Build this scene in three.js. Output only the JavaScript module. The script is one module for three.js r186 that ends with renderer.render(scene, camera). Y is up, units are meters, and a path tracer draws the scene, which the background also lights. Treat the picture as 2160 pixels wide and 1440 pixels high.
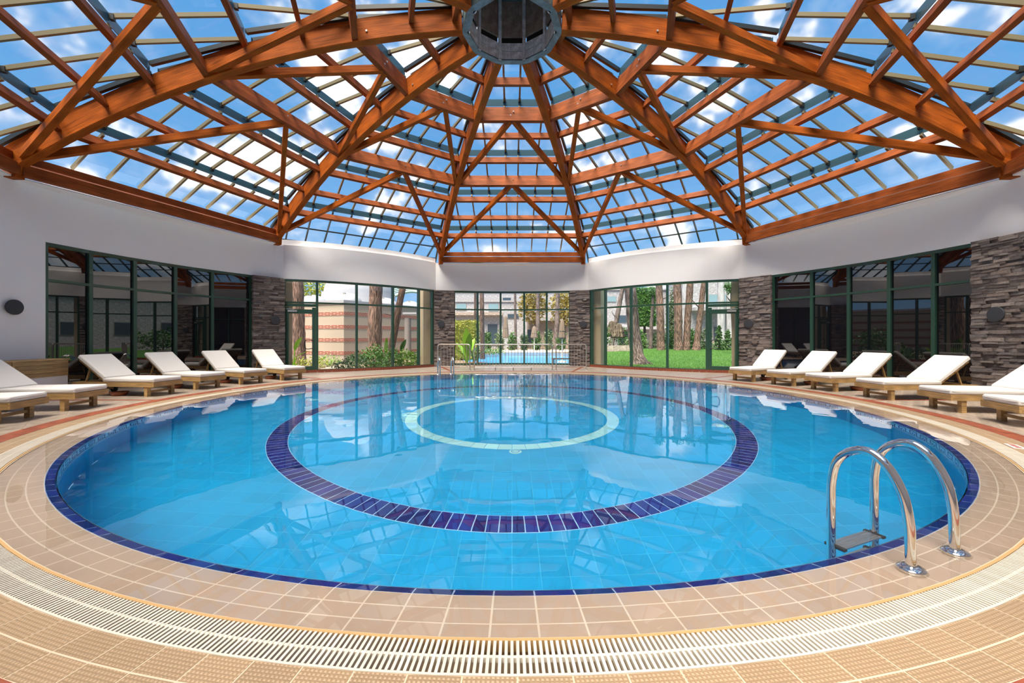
import * as THREE from 'three';
import { mergeGeometries } from 'three/addons/utils/BufferGeometryUtils.js';
import { RoundedBoxGeometry } from 'three/addons/geometries/RoundedBoxGeometry.js';
import { createNoise2D, createNoise3D } from 'simplex-noise';

// ---------------------------------------------------------------- camera, sky, sun, exposure
const scene = new THREE.Scene();
const camera = new THREE.PerspectiveCamera(2 * Math.atan(720 / 860) * 180 / Math.PI, 1.5, 0.05, 600);
camera.position.set(0, 1.3, 8.5);
camera.lookAt(0, 1.3, 0);
camera.setViewOffset(2160, 1440, 0, 8, 2160, 1440);
const renderer = new THREE.WebGLRenderer();
renderer.toneMapping = THREE.LinearToneMapping;
renderer.toneMappingExposure = 1.25;
renderer.shadowMap.enabled = true;

function mulberry(seed) { return () => { seed = (seed + 0x6d2b79f5) | 0; let t = Math.imul(seed ^ (seed >>> 15), 1 | seed); t = (t + Math.imul(t ^ (t >>> 7), 61 | t)) ^ t; return ((t ^ (t >>> 14)) >>> 0) / 4294967296; }; }
const rnd = mulberry(7), R_ = (a, b) => a + (b - a) * rnd();
const n2 = createNoise2D(mulberry(11)), n3 = createNoise3D(mulberry(23));
const clamp = (x, a = 0, b = 1) => Math.min(b, Math.max(a, x)), sstep = (a, b, x) => { const t = clamp((x - a) / (b - a)); return t * t * (3 - 2 * t); };

{ // blue summer sky with scattered fair-weather clouds
  const W = 2048, H = 1024, d = new Float32Array(W * H * 4);
  const fbm = (x, y, z, o) => { let s = 0, a = 0.5, f = 1; for (let i = 0; i < o; i++) { s += a * n3(x * f, y * f, z * f); a *= 0.52; f *= 2.07; } return s; };
  for (let j = 0; j < H; j++) {
    const el = ((j + 0.5) / H - 0.5) * Math.PI, y = Math.sin(el), c = Math.cos(el);
    for (let i = 0; i < W; i++) {
      const az = ((i + 0.5) / W - 0.5) * 2 * Math.PI, x = Math.cos(az) * c, z = Math.sin(az) * c;
      const o = (j * W + i) * 4, k = Math.pow(1 - clamp(y), 3);
      let r = 0.085 + 0.20 * k, g = 0.31 + 0.22 * k, b = 0.66 + 0.18 * k;
      if (y > 0) {
        const q = 4.7, yy = y * 1.35;
        const big = fbm(x * 1.3 + 5, yy * 1.3, z * 1.3 + 2, 2), w = fbm(x * q, yy * q, z * q, 6), fine = fbm(x * 9, yy * 9, z * 9 + 4, 4);
        const den = w + 0.45 * big + 0.13 * fine + 0.02, cov = sstep(0.15, 0.40, den), thin = sstep(-0.16, 0.3, den) * 0.22;
        const a = clamp(cov + thin * (1 - cov)), shade = 0.92 + 0.26 * sstep(0.1, 0.6, den) + 0.06 * fine;
        r = r * (1 - a) + a * shade * 0.93; g = g * (1 - a) + a * shade * 0.95; b = b * (1 - a) + a * shade * 1.0;
      }
      d[o] = r; d[o + 1] = g; d[o + 2] = b; d[o + 3] = 1;
    }
  }
  const t = new THREE.DataTexture(d, W, H, THREE.RGBAFormat, THREE.FloatType);
  t.mapping = THREE.EquirectangularReflectionMapping; t.magFilter = THREE.LinearFilter; t.needsUpdate = true;
  scene.background = t; scene.environment = t;
  scene.backgroundIntensity = scene.environmentIntensity = 0.95;
}
const sun = new THREE.DirectionalLight(new THREE.Color().setRGB(1, 0.88, 0.74), 10.4);   // high behind the camera, to its left, softened by thin cloud
sun.position.set(-9, 40, 15); sun.target.position.set(0, 0, 0);
sun.castShadow = true; sun.shadow.radius = 66;
Object.assign(sun.shadow.camera, { left: -40, right: 40, top: 40, bottom: -40, near: 1, far: 160 });
scene.add(sun, sun.target);

// ---------------------------------------------------------------- helpers
const V = (x, y, z) => new THREE.Vector3(x, y, z), rad = (d) => d * Math.PI / 180;
const P = (deg, r, y = 0) => V(r * Math.sin(rad(deg)), y, -r * Math.cos(rad(deg)));      // angle from straight ahead, radius from the pool's centre
const taken = new Map();
const numbered = (n) => { const k = taken.get(n) ?? 0; taken.set(n, k + 1); return k ? n + '_' + String(k).padStart(3, '0') : n; };
const tag = (o, label, category, group, kind) => { if (label) o.userData.label = label; if (category) o.userData.category = category; if (group) o.userData.group = group; if (kind) o.userData.kind = kind; return o; };
function thing(name, label, category, pos = [0, 0, 0], turn = 0, group, kind) { const o = new THREE.Group(); o.name = numbered(name); o.position.set(...pos); o.rotation.y = turn; scene.add(o); return tag(o, label, category, group, kind); }
const struct = (name, label) => thing(name, label, undefined, undefined, 0, undefined, 'structure');
function part(name, geo, mat, parent, pos, kind) { const m = new THREE.Mesh(geo, mat); m.name = name; m.castShadow = m.receiveShadow = true; if (pos) m.position.set(...pos); if (kind) m.userData.kind = kind; parent.add(m); return m; }
function single(name, geo, mat, label, category, group, kind) { const m = new THREE.Mesh(geo, mat); m.name = numbered(name); m.castShadow = m.receiveShadow = true; scene.add(m); return tag(m, label, category, group, kind); }
function dup(o, pos, turn, label) { const c = o.clone(); c.name = numbered(o.name.replace(/_\d{3}$/, '')); c.position.set(...pos); c.rotation.y = turn; c.userData = { ...o.userData }; if (label) c.userData.label = label; scene.add(c); return c; }
const merge = (l) => mergeGeometries(l.map((g) => g.index ? g.toNonIndexed() : g), false);

// box with uv in metres (u along x)
function box(l, h, w, off) {
  const g = new THREE.BoxGeometry(l, h, w), p = g.attributes.position, n = g.attributes.normal, uv = g.attributes.uv, ou = off ?? rnd() * 7, ov = off ?? rnd() * 5;
  for (let i = 0; i < p.count; i++) { const ax = Math.abs(n.getX(i)) > 0.5 ? [p.getZ(i), p.getY(i)] : Math.abs(n.getY(i)) > 0.5 ? [p.getX(i), p.getZ(i)] : [p.getX(i), p.getY(i)]; uv.setXY(i, ax[0] + ou, ax[1] + ov); }
  return g;
}
const bxAt = (l, h, w, x, y, z, ry = 0) => { const g = box(l, h, w); if (ry) g.rotateY(ry); return g.translate(x, y, z); };
// rectangular bar between two points; h along the given up direction
function bar(a, b, w, h, up = V(0, 1, 0)) {
  const x = b.clone().sub(a), L = x.length(); x.normalize();
  const z = x.clone().cross(up).normalize(), y = z.clone().cross(x).normalize();
  return box(L, h, w).applyMatrix4(new THREE.Matrix4().makeBasis(x, y, z).setPosition(a.clone().add(b).multiplyScalar(0.5)));
}
// solid lofted through rings of points; flat faces; uv: u along, v around (metres)
function loft(rings, caps = true) {
  const pos = [], uv = [], n = rings[0].length; let u = 0;
  const tri = (a, b, c, ua, ub, uc) => { pos.push(a.x, a.y, a.z, b.x, b.y, b.z, c.x, c.y, c.z); uv.push(...ua, ...ub, ...uc); };
  for (let i = 0; i + 1 < rings.length; i++) {
    const A = rings[i], B = rings[i + 1], u1 = u + A[0].distanceTo(B[0]); let v = 0;
    for (let k = 0; k < n; k++) {
      const k2 = (k + 1) % n, v1 = v + A[k].distanceTo(A[k2]);
      tri(A[k], B[k], B[k2], [u, v], [u1, v], [u1, v1]); tri(A[k], B[k2], A[k2], [u, v], [u1, v1], [u, v1]); v = v1;
    }
    u = u1;
  }
  if (caps) for (const [ring, s] of [[rings[0], 1], [rings[rings.length - 1], -1]]) for (let k = 1; k + 1 < n; k++) { const [a, b, c] = s > 0 ? [ring[0], ring[k], ring[k + 1]] : [ring[0], ring[k + 1], ring[k]]; const f = (p) => [p.x + p.z, p.y]; tri(a, b, c, f(a), f(b), f(c)); }
  const g = new THREE.BufferGeometry();
  g.setAttribute('position', new THREE.Float32BufferAttribute(pos, 3)); g.setAttribute('uv', new THREE.Float32BufferAttribute(uv, 2)); g.computeVertexNormals();
  return g;
}
// annular sector solid (a in degrees), top edge heights may differ inside / outside
function sector(a0, a1, r0, r1, y0, yi, yo = yi, seg) {
  const n = seg ?? Math.max(1, Math.ceil(Math.abs(a1 - a0) / 2.5)), rings = [];
  for (let i = 0; i <= n; i++) { const a = a0 + (a1 - a0) * i / n; rings.push([P(a, r0, y0), P(a, r0, yi), P(a, r1, yo), P(a, r1, y0)]); }
  return loft(rings);
}
function tube(pts, r, seg = 40, rs = 12, closed = false) { return new THREE.TubeGeometry(new THREE.CatmullRomCurve3(pts, closed, 'centripetal'), seg, r, rs, closed); }
const cyl = (r0, r1, h, s = 20) => new THREE.CylinderGeometry(r0, r1, h, s);

// ---------------------------------------------------------------- textures and materials
function tex(n, f, srgb = false, rep = 1) {
  const d = new Uint8Array(n * n * 4);
  for (let j = 0; j < n; j++) for (let i = 0; i < n; i++) { const c = f(i / n, j / n), o = (j * n + i) * 4; const a = Array.isArray(c) ? c : [c, c, c]; for (let k = 0; k < 3; k++) d[o + k] = clamp(a[k]) * 255; d[o + 3] = 255; }
  const t = new THREE.DataTexture(d, n, n); t.wrapS = t.wrapT = THREE.RepeatWrapping; t.magFilter = THREE.LinearFilter; if (srgb) t.colorSpace = THREE.SRGBColorSpace; t.repeat.set(rep, rep); t.needsUpdate = true; return t;
}
// tileable 2-d noise: sample a torus in 3-d twice
const loop = (u, v, f, g = f) => { const a = u * 2 * Math.PI, b = v * 2 * Math.PI; return 0.5 * (n3(Math.cos(a) * f / 6.28, Math.sin(a) * f / 6.28, Math.cos(b) * g / 6.28 + 9) + n3(Math.cos(a) * f / 6.28 + 40, Math.sin(b) * g / 6.28, Math.sin(a) * f / 6.28 + Math.cos(b) * g / 6.28)); };
const grain = tex(512, (u, v) => { const s = loop(u, v, 2.2, 26) * 0.5 + loop(u, v, 6, 70) * 0.35 + loop(u, v, 30, 160) * 0.18, p = loop(u, v, 3, 4); return 0.80 + 0.26 * s + 0.12 * p; }, true);
grain.repeat.set(0.55, 1.6);
const grainFine = grain.clone(); grainFine.repeat.set(0.9, 3.2); grainFine.needsUpdate = true;
const blotch = tex(256, (u, v) => 0.88 + 0.16 * loop(u, v, 5) + 0.10 * loop(u, v, 17), true);
const rough = tex(256, (u, v) => 0.5 + 0.35 * loop(u, v, 14) + 0.3 * loop(u, v, 44));
const bark = tex(256, (u, v) => { const w = loop(u, v, 22, 7) + 0.5 * loop(u, v, 50, 18); return 0.62 + 0.5 * w; }, true);
const fibre = tex(256, (u, v) => 0.5 + 0.3 * loop(u, v, 60) + 0.2 * loop(u, v, 25));
const L = (r, g, b) => new THREE.Color().setRGB(r, g, b);
const M = (c, roughness = 0.7, o = {}) => new THREE.MeshPhysicalMaterial({ color: c, roughness, side: THREE.DoubleSide, ...o });
const mat = {
  rib: M(L(0.50, 0.118, 0.012), 0.6, { map: grain, specularIntensity: 0.18, bumpMap: grain, bumpScale: 0.002 }),
  purlin: M(L(0.36, 0.092, 0.022), 0.6, { map: grain, specularIntensity: 0.25, bumpMap: grain, bumpScale: 0.002 }),
  barMetal: M(L(0.19, 0.155, 0.075), 0.42, { metalness: 0.25 }), barDark: M(L(0.012, 0.016, 0.014), 0.4),
  strip: M(L(0.12, 0.25, 0.29), 0.25, { transmission: 0.7, thickness: 0 }),
  roofGlass: M(L(0.97, 0.99, 1.0), 0.0, { transmission: 1, thickness: 0, ior: 1.3 }),
  glass: M(L(0.97, 0.99, 0.98), 0.0, { transmission: 1, thickness: 0, ior: 1.45 }),
  darkGlass: M(L(0.006, 0.006, 0.009), 0.012, { ior: 1.9 }),
  galv: M(L(0.88, 0.91, 0.97), 0.4, { metalness: 0.15, map: blotch }), galvDark: M(L(0.17, 0.26, 0.29), 0.45, { metalness: 0.2, map: blotch }), cupola: M(L(0.34, 0.27, 0.23), 0.5, { map: blotch }),
  black: M(L(0.008, 0.008, 0.009), 0.5), steel: M(L(0.78, 0.77, 0.75), 0.07, { metalness: 1 }), steelSatin: M(L(0.66, 0.60, 0.54), 0.28, { metalness: 0.9 }), bolt: M(L(0.7, 0.7, 0.68), 0.3, { metalness: 0.8 }),
  wall: M(L(0.88, 0.87, 0.875), 0.85, { bumpMap: rough, bumpScale: 0.0015 }),
  frame: M(L(0.02, 0.07, 0.046), 0.36, { clearcoat: 0.3 }),
  grout: M(L(0.72, 0.65, 0.55), 0.9), groutDark: M(L(0.46, 0.36, 0.25), 0.9),
  terracotta: M(L(0.33, 0.085, 0.042), 0.45, { map: blotch }),
};
const shades = (r, g, b, k, n, ro, o) => Array.from({ length: n }, (_, i) => { const s = 1 + k * (i / (n - 1) - 0.5) * 2; return M(L(r * s, g * s, b * s), ro, o); });
const pick = (l) => l[Math.floor(rnd() * l.length)];
// ---------------------------------------------------------------- glass dome: ten timber ribs, ten glazed bays
const CY = -12.32, T18 = Math.tan(rad(18)), C18 = Math.cos(rad(18)), S18 = Math.sin(rad(18));
const arcY = (r, rho) => CY + Math.sqrt(rho * rho - r * r);
{
  const rings = [], r0 = 1.04, r1 = 10.46;
  for (let i = 0; i <= 40; i++) {
    const f = i / 40, phi = Math.asin(r0 / 20.2) + (Math.asin(r1 / 20.2) - Math.asin(r0 / 20.2)) * f, w = 0.09;
    const q = (rho, s) => V(s, CY + rho * Math.cos(phi), -rho * Math.sin(phi));
    rings.push([q(20.0, -w), q(20.45, -w), q(20.45, w), q(20.0, w)]);
  }
  const ribGeo = loft(rings), shoe = loft([[-1, 1], [1, 1]].map(([e]) => [V(e * 0.085, 4.62, -10.26), V(e * 0.085, 5.0, -10.2), V(e * 0.085, 4.95, -10.52), V(e * 0.085, 4.62, -10.52)]));
  for (let k = 0; k < 10; k++) {
    const a = 18 + 36 * k, g = thing('roof_rib', 'curved timber roof rib above the ' + ['slim stone pier near the outdoor parasol', 'stone pier beside the lawn door', 'wide stone wall', 'plain white wall opposite the back window', 'plain white wall opposite the back window', 'plain white wall opposite the back window', 'plain white wall opposite the back window', 'round lamp on the white wall', 'stone pier by the striped-building door', 'slim stone pier behind the small ladder'][k], 'beam', [0, 0, 0], -rad(a), 'timber ribs of the glass dome');
    part('arched_beam', ribGeo, mat.rib, g); part('foot', shoe, mat.rib, g);
    for (const r of [3.0, 6.05]) for (const s of [-1, 1]) { const b = part('bolt', cyl(0.022, 0.022, 0.02, 12).rotateZ(Math.PI / 2), mat.bolt, g, [s * 0.095, arcY(r, 20.17), -r]); b.castShadow = true; }
  }
}
// steel ring and cupola at the crown
{
  const ring = thing('roof_ring', 'ten-sided galvanised steel crown ring joining the timber ribs', 'ring');
  const deca = (r, y) => Array.from({ length: 11 }, (_, i) => P(18 + 36 * i, r, y));
  const band = (ra, ya, rb, yb, t) => { const rings = []; for (let i = 0; i <= 10; i++) { const a = 18 + 36 * i; rings.push([P(a, ra, ya), P(a, rb, yb), P(a, rb + t, yb), P(a, ra + t, ya)]); } return loft(rings, false); };
  part('bottom_flange', band(0.90, 7.66, 0.90, 7.69, 0.15), mat.galvDark, ring);
  part('outer_wall', band(1.01, 7.69, 1.01, 8.12, 0.02), mat.galvDark, ring);
  for (let i = 0; i < 10; i++) {                                            // inner panels in two rows
    const a = 18 + 36 * i;
    for (const [y0, y1] of [[7.69, 7.865], [7.88, 8.06]]) part('inner_panel', loft([a + 0.6, a + 35.4].map((b) => [P(b, 0.905, y0), P(b, 0.905, y1), P(b, 0.93, y1), P(b, 0.93, y0)])), mat.galv, ring);
    part('post', bar(P(a, 0.9, 7.66), P(a, 0.9, 9.12), 0.07, 0.05, P(a, 1, 0)), mat.galv, ring);
    part('louvre', loft([a + 3, a + 33].map((b) => [P(b, 0.93, 8.06), P(b, 0.93, 8.2), P(b, 0.95, 8.2), P(b, 0.95, 8.06)])), mat.black, ring);
    part('lantern_panel', loft([a + 1, a + 35].map((b) => [P(b, 0.915, 8.3), P(b, 0.915, 9.05), P(b, 0.93, 9.05), P(b, 0.93, 8.3)])), mat.cupola, ring);
    part('cap_panel', loft([[P(a, 0.95, 9.12), P(a + 36, 0.95, 9.12), P(a + 36, 0.1, 9.42), P(a, 0.1, 9.42)], [P(a, 0.95, 9.14), P(a + 36, 0.95, 9.14), P(a + 36, 0.1, 9.44), P(a, 0.1, 9.44)]]), mat.cupola, ring);
  }
  part('lantern_rim', band(0.90, 9.02, 0.90, 9.12, 0.06), mat.galvDark, ring); part('upper_band', band(0.90, 8.2, 0.90, 8.3, 0.06), mat.cupola, ring);
  part('cap_disc', cyl(0.14, 0.14, 0.05, 10).translate(0, 9.42, 0), mat.galvDark, ring);
}
// one bay in its own frame: outward is -z, lateral is x
const tiers = [[1.06, 3.3], [3.3, 5.5], [5.5, 7.47], [7.47, 9.42], [9.42, 10.62]];
const sBars = [0.215, 0.88, 1.54, 2.2, 2.86];
const tierLine = (t) => { const [ru, rl] = tiers[t], G = 20.53; const q0 = ru * C18, q1 = rl * C18, y0 = arcY(ru, G), y1 = t === 4 ? 5.30 : arcY(rl, G) + 0.17; return { q0, q1, y: (q) => y0 + (y1 - y0) * (q - q0) / (q1 - q0) }; };
function bayPieces(curvedWall) {
  const low = { q0: 9.42 * C18, q1: 11.25 };
  const out = [], add = (name, geo, m) => out.push([name, geo, m]);
  const purlin = (name, r, ra, rb, w) => {
    const h = r * S18 - 0.085, q = r * C18, phi = Math.asin(r / 20.2), rho = (ra + rb) / 2, y = arcY(r, rho);
    const g = box(2 * h, rb - ra, w); g.rotateX(-phi * 0.95); g.translate(0, y, -q); add(name, g, mat.purlin);
  };
  purlin('ring_purlin', 1.22, 20.18, 20.44, 0.10);
  purlin('purlin', 2.12, 20.22, 20.42, 0.09); purlin('main_purlin', 3.3, 20.03, 20.45, 0.12);
  purlin('purlin', 4.36, 20.25, 20.43, 0.09); purlin('purlin', 5.5, 20.24, 20.44, 0.10);
  purlin('main_purlin', 6.4, 20.05, 20.45, 0.12); purlin('purlin', 7.47, 20.22, 20.43, 0.10);
  purlin('purlin', 8.43, 20.21, 20.40, 0.09); purlin('purlin', 9.42, 20.19, 20.40, 0.10);
  if (!curvedWall) { add('eave_purlin', bxAt(2 * 10.38 * S18 - 0.1, 0.17, 0.10, 0, 5.06, -10.38 * C18), mat.purlin); add('eave_beam', bxAt(2 * 10.3 * S18 - 0.1, 0.24, 0.14, 0, 4.80, -10.3 * C18), mat.purlin); }
  for (const [rm, re] of [[3.3, 6.3], [6.4, 10.15]]) for (const s of [-1, 1]) {
    const a = V(s * 0.04, arcY(rm, rm > 5 ? 20.12 : 20.1), -rm * C18), b = V(s * (re * S18 - 0.06), arcY(re, 20.14), -re * C18);
    add('strut', bar(a, b, 0.12, 0.15), mat.rib);
  }
  for (const r of [3.3, 6.4]) for (const x of [-0.05, 0.05]) add('bolt', cyl(0.02, 0.02, 0.015, 10).rotateX(Math.PI / 2).translate(x * 0.8, arcY(r, 20.26) + x, -r * C18 + 0.065 + x * 0.1), mat.bolt);
  for (const r of [3.3, 5.5, 7.47, 9.42]) { const h = r * S18 - 0.09; add('glass_upstand', bxAt(2 * h, 0.20, 0.012, 0, arcY(r, 20.53) + 0.075, -r * C18 - 0.03), mat.strip); }
  tiers.forEach((_, t) => {
    const L_ = curvedWall && t === 4 ? { ...low, y: (q) => { const a = tierLine(4), y0 = a.y(low.q0); return y0 + (4.70 - y0) * (q - low.q0) / (low.q1 - low.q0); } } : tierLine(t), black = curvedWall && t === 4, bm = black ? mat.barDark : mat.barMetal, bw = black ? 0.045 : 0.05;
    const lim = (q) => q * T18 - 0.13, at = (s, q, dy = 0) => V(s, L_.y(q) + dy, -q);
    const edges = [];
    for (const s of sBars) for (const sg of [-1, 1]) {
      const q0 = Math.max(L_.q0, (s + 0.13) / T18); if (q0 > L_.q1 - 0.15) continue;
      add('glazing_bar', bar(at(sg * s, q0, -0.045), at(sg * s, L_.q1, -0.045), bw, 0.075), bm); edges.push(sg * s);
      if (!black && t < 4) add('bar_clip', bxAt(0.075, 0.10, 0.07, sg * s, L_.y(L_.q1) - 0.06, -L_.q1 + 0.02), mat.barDark);
    }
    for (const sg of [-1, 1]) add('edge_bar', bar(at(sg * lim(L_.q0), L_.q0, -0.05), at(sg * lim(L_.q1), L_.q1, -0.05), 0.07, 0.09), mat.barDark);
    if (black) for (const f of [0.12, 0.42, 0.72]) { const q = L_.q0 + (L_.q1 - L_.q0) * f; add('cross_bar', bar(at(-lim(q), q, -0.04), at(lim(q), q, -0.04), 0.035, 0.045), mat.barDark); }
    edges.sort((a, b) => a - b);
    const cuts = [-99, ...edges, 99];
    for (let i = 0; i + 1 < cuts.length; i++) {                             // one pane between two bars, trimmed along the ribs
      const poly = []; const s0 = cuts[i], s1 = cuts[i + 1];
      let pts = [[-lim(L_.q0), L_.q0], [lim(L_.q0), L_.q0], [lim(L_.q1), L_.q1], [-lim(L_.q1), L_.q1]];
      const clip = (p, f) => { const o = []; for (let k = 0; k < p.length; k++) { const a = p[k], b = p[(k + 1) % p.length], fa = f(a), fb = f(b); if (fa >= 0) o.push(a); if (fa * fb < 0) { const m = fa / (fa - fb); o.push([a[0] + (b[0] - a[0]) * m, a[1] + (b[1] - a[1]) * m]); } } return o; };
      pts = clip(clip(pts, (p) => p[0] - s0), (p) => s1 - p[0]);
      if (pts.length < 3) continue;
      const pos = []; for (let k = 1; k + 1 < pts.length; k++) for (const p of [pts[0], pts[k], pts[k + 1]]) { const v = at(p[0], p[1]); pos.push(v.x, v.y, v.z); }
      const g = new THREE.BufferGeometry(); g.setAttribute('position', new THREE.Float32BufferAttribute(pos, 3)); g.setAttribute('uv', new THREE.Float32BufferAttribute(new Float32Array(pos.length / 3 * 2), 2)); g.computeVertexNormals();
      add('glass_pane', g, mat.roofGlass);
    }
  });
  return out;
}
{
  const plain = bayPieces(false), curved = bayPieces(true);
  for (let k = 0; k < 10; k++) {
    const a = 36 * k, cw = k === 1 || k === 9;
    const g = struct('ceiling', cw ? 'sloping glazed roof bay with black grid glazing above the curved white wall' : 'sloping glazed roof bay with timber purlins and crossing struts'); g.rotation.y = -rad(a); g.userData.group = 'glazed bays of the dome';
    for (const [n, geo, m] of (cw ? curved : plain)) part(n, geo, m, g);
  }
}
// ---------------------------------------------------------------- walls
const chordSoffit = (mid) => { const rings = []; for (let i = 0; i <= 16; i++) { const a = mid - 18 + i * 2.25, r = Math.min(10.45, 10.3 * Math.cos(rad(18)) / Math.cos(rad(a - mid)) + 0.06); rings.push([P(a, r, 4.64), P(a, r, 4.67), P(a, 10.8, 4.67), P(a, 10.8, 4.64)]); } return loft(rings); };
const HEAD = 3.45, TOP = 4.64, TRANSOM = 2.6;
// curved glazed walls that swell into the room: arc through three points
const bulge = (() => { const A = P(18.8, 10.55), B = P(36, 9.55), C = P(53, 10.55); const o = V(11.04329, 0, -15.25571), R = 9.28327; const t0 = Math.atan2(A.x - o.x, A.z - o.z), t1 = Math.atan2(C.x - o.x, C.z - o.z); return (t, dr = 0, y = 0, side = 1) => { const th = t0 + (t1 - t0) * t; return V(side * (o.x + (R - dr) * Math.sin(th)), y, o.z + (R - dr) * Math.cos(th)); }; })();
const bulgeWall = (y0, y1, d0, d1, side, ta = 0, tb = 1) => { const rings = []; for (let i = 0; i <= 24; i++) { const t = ta + (tb - ta) * i / 24; rings.push([bulge(t, d0, y0, side), bulge(t, d0, y1, side), bulge(t, d1, y1, side), bulge(t, d1, y0, side)]); } return loft(rings); };
{
  const wb = struct('wall_back', 'white plaster band above the back window'); part('plaster', sector(-19.2, 19.2, 10.5, 10.8, HEAD, TOP), mat.wall, wb);
  part('soffit', chordSoffit(0), mat.wall, wb);
  for (const [side, n] of [[-1, 'left'], [1, 'right']]) {
    const w = struct('wall_back_' + n, 'white plaster band curving into the room above the ' + (side < 0 ? 'window that faces the striped domed building' : 'window that faces the lawn'));
    part('plaster', bulgeWall(HEAD, TOP + 0.05, 0, 0.28, side, -0.03, 1.02), mat.wall, w);
    part('cornice', bulgeWall(TOP + 0.05, TOP + 0.26, 0.10, 0.28, side), mat.wall, w);
    const s = struct('wall_' + n, side < 0 ? 'long curved white plaster wall with a round lamp beside a low bench' : 'long curved white plaster wall above the green-framed dark windows');
    const A = (a) => side * a;
    part('plaster_band', sector(A(52.6), A(86.4), 10.5, 10.8, HEAD, TOP), mat.wall, s);
    part('plaster', sector(A(86.4), A(180), 10.5, 10.8, 0, TOP), mat.wall, s);
    for (const m of [72, 108, 144]) part('soffit', chordSoffit(A(m)), mat.wall, s);
    part('plinth', sector(A(58.5), A(86.4), 10.5, 10.75, 0, 0.04), mat.terracotta, s);
    const tr = struct('trim_' + (side < 0 ? 1 : 2), 'terracotta tiled plinth at the foot of the curved window facing ' + (side < 0 ? 'the striped domed building' : 'the lawn'));
    for (let i = 0; i < 26; i++) part('plinth_tile', bulgeWall(0, 0.10, -0.03, 0.10, side, (i + 0.03) / 26, (i + 0.97) / 26), mat.terracotta, tr);
  }
}
// stacked stone piers
const stoneMats = [[0.29, 0.235, 0.22], [0.37, 0.31, 0.285], [0.21, 0.175, 0.165], [0.45, 0.38, 0.35], [0.33, 0.26, 0.23], [0.26, 0.23, 0.23]].map((c) => M(L(...c), 0.9, { map: blotch, bumpMap: rough, bumpScale: 0.012 }));
const stoneGeos = Array.from({ length: 6 }, () => { const g = new THREE.BoxGeometry(1, 1, 1, 2, 1, 1), p = g.attributes.position; const j = new Map(); for (let i = 0; i < p.count; i++) { const k = [p.getX(i), p.getY(i), p.getZ(i)].map((x) => x.toFixed(2)).join(); if (!j.has(k)) j.set(k, [R_(-0.02, 0.02), R_(-0.10, 0.10), R_(-0.12, 0.12)]); const [a, b, c] = j.get(k); p.setXYZ(i, p.getX(i) + a, p.getY(i) + b, p.getZ(i) + c); } g.computeVertexNormals(); return g; });
function stonePier(name, label, a0, a1, r, hide) {
  const g = struct(name, label), lo = Math.min(a0, a1), hi = Math.max(a0, a1);
  part('backing', sector(lo + 0.1, hi - 0.1, r + 0.05, r + 0.4, 0, HEAD), M(L(0.05, 0.04, 0.038), 0.95), g);
  let y = 0.005, rest = [], count = 0, all = [];
  while (y < HEAD - 0.02) {
    const h = Math.min(R_(0.045, 0.085), HEAD - y); let a = lo;
    while (a < hi - 0.05) {
      const len = R_(0.14, 0.42); let b = a + len / r * 180 / Math.PI; if (hi - b < 0.7) b = hi;
      const mid = (a + b) / 2, ll = (b - a) * Math.PI / 180 * r, pr = R_(0, 0.05);
      all.push([mid, y + h / 2, ll - 0.004, h - 0.005, 0.12, r + 0.06 - pr]); a = b;
    }
    y += h;
  }
  const cuts = all.length > 296;
  all.forEach(([m, yy, l, h, w, rr], i) => {
    const p = P(m, rr, yy), o = part('stone', pick(stoneGeos), pick(stoneMats), g, [p.x, p.y, p.z]); o.scale.set(l, h, w); o.rotation.y = -rad(m);
    if (cuts && (i % Math.ceil(all.length / (all.length - 296 + 1))) === 0 && rest.length < all.length - 296) { o.updateMatrix(); rest.push(o.geometry.clone().applyMatrix4(o.matrix)); g.remove(o); }
  });
  if (rest.length) part('stonework', merge(rest), stoneMats[1], g, undefined, 'stuff');
}
stonePier('wall_stone_back_left', 'slim stacked grey-brown stone pier between the back window and the window facing the striped building', -19.6, -14.6, 10.42);
stonePier('wall_stone_back_right', 'slim stacked grey-brown stone pier between the back window and the window facing the lawn', 14.6, 19.6, 10.42);
stonePier('wall_stone_left', 'stacked grey-brown stone pier beside the glass door facing the striped building', -58.5, -52.7, 10.36);
stonePier('wall_stone_right', 'stacked grey-brown stone pier between the lawn door and the green-framed windows', 52.7, 58.5, 10.36);
stonePier('wall_stone_front_right', 'wide stacked grey-brown stone wall at the end of the green-framed windows', 86.3, 97, 10.36);

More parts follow.
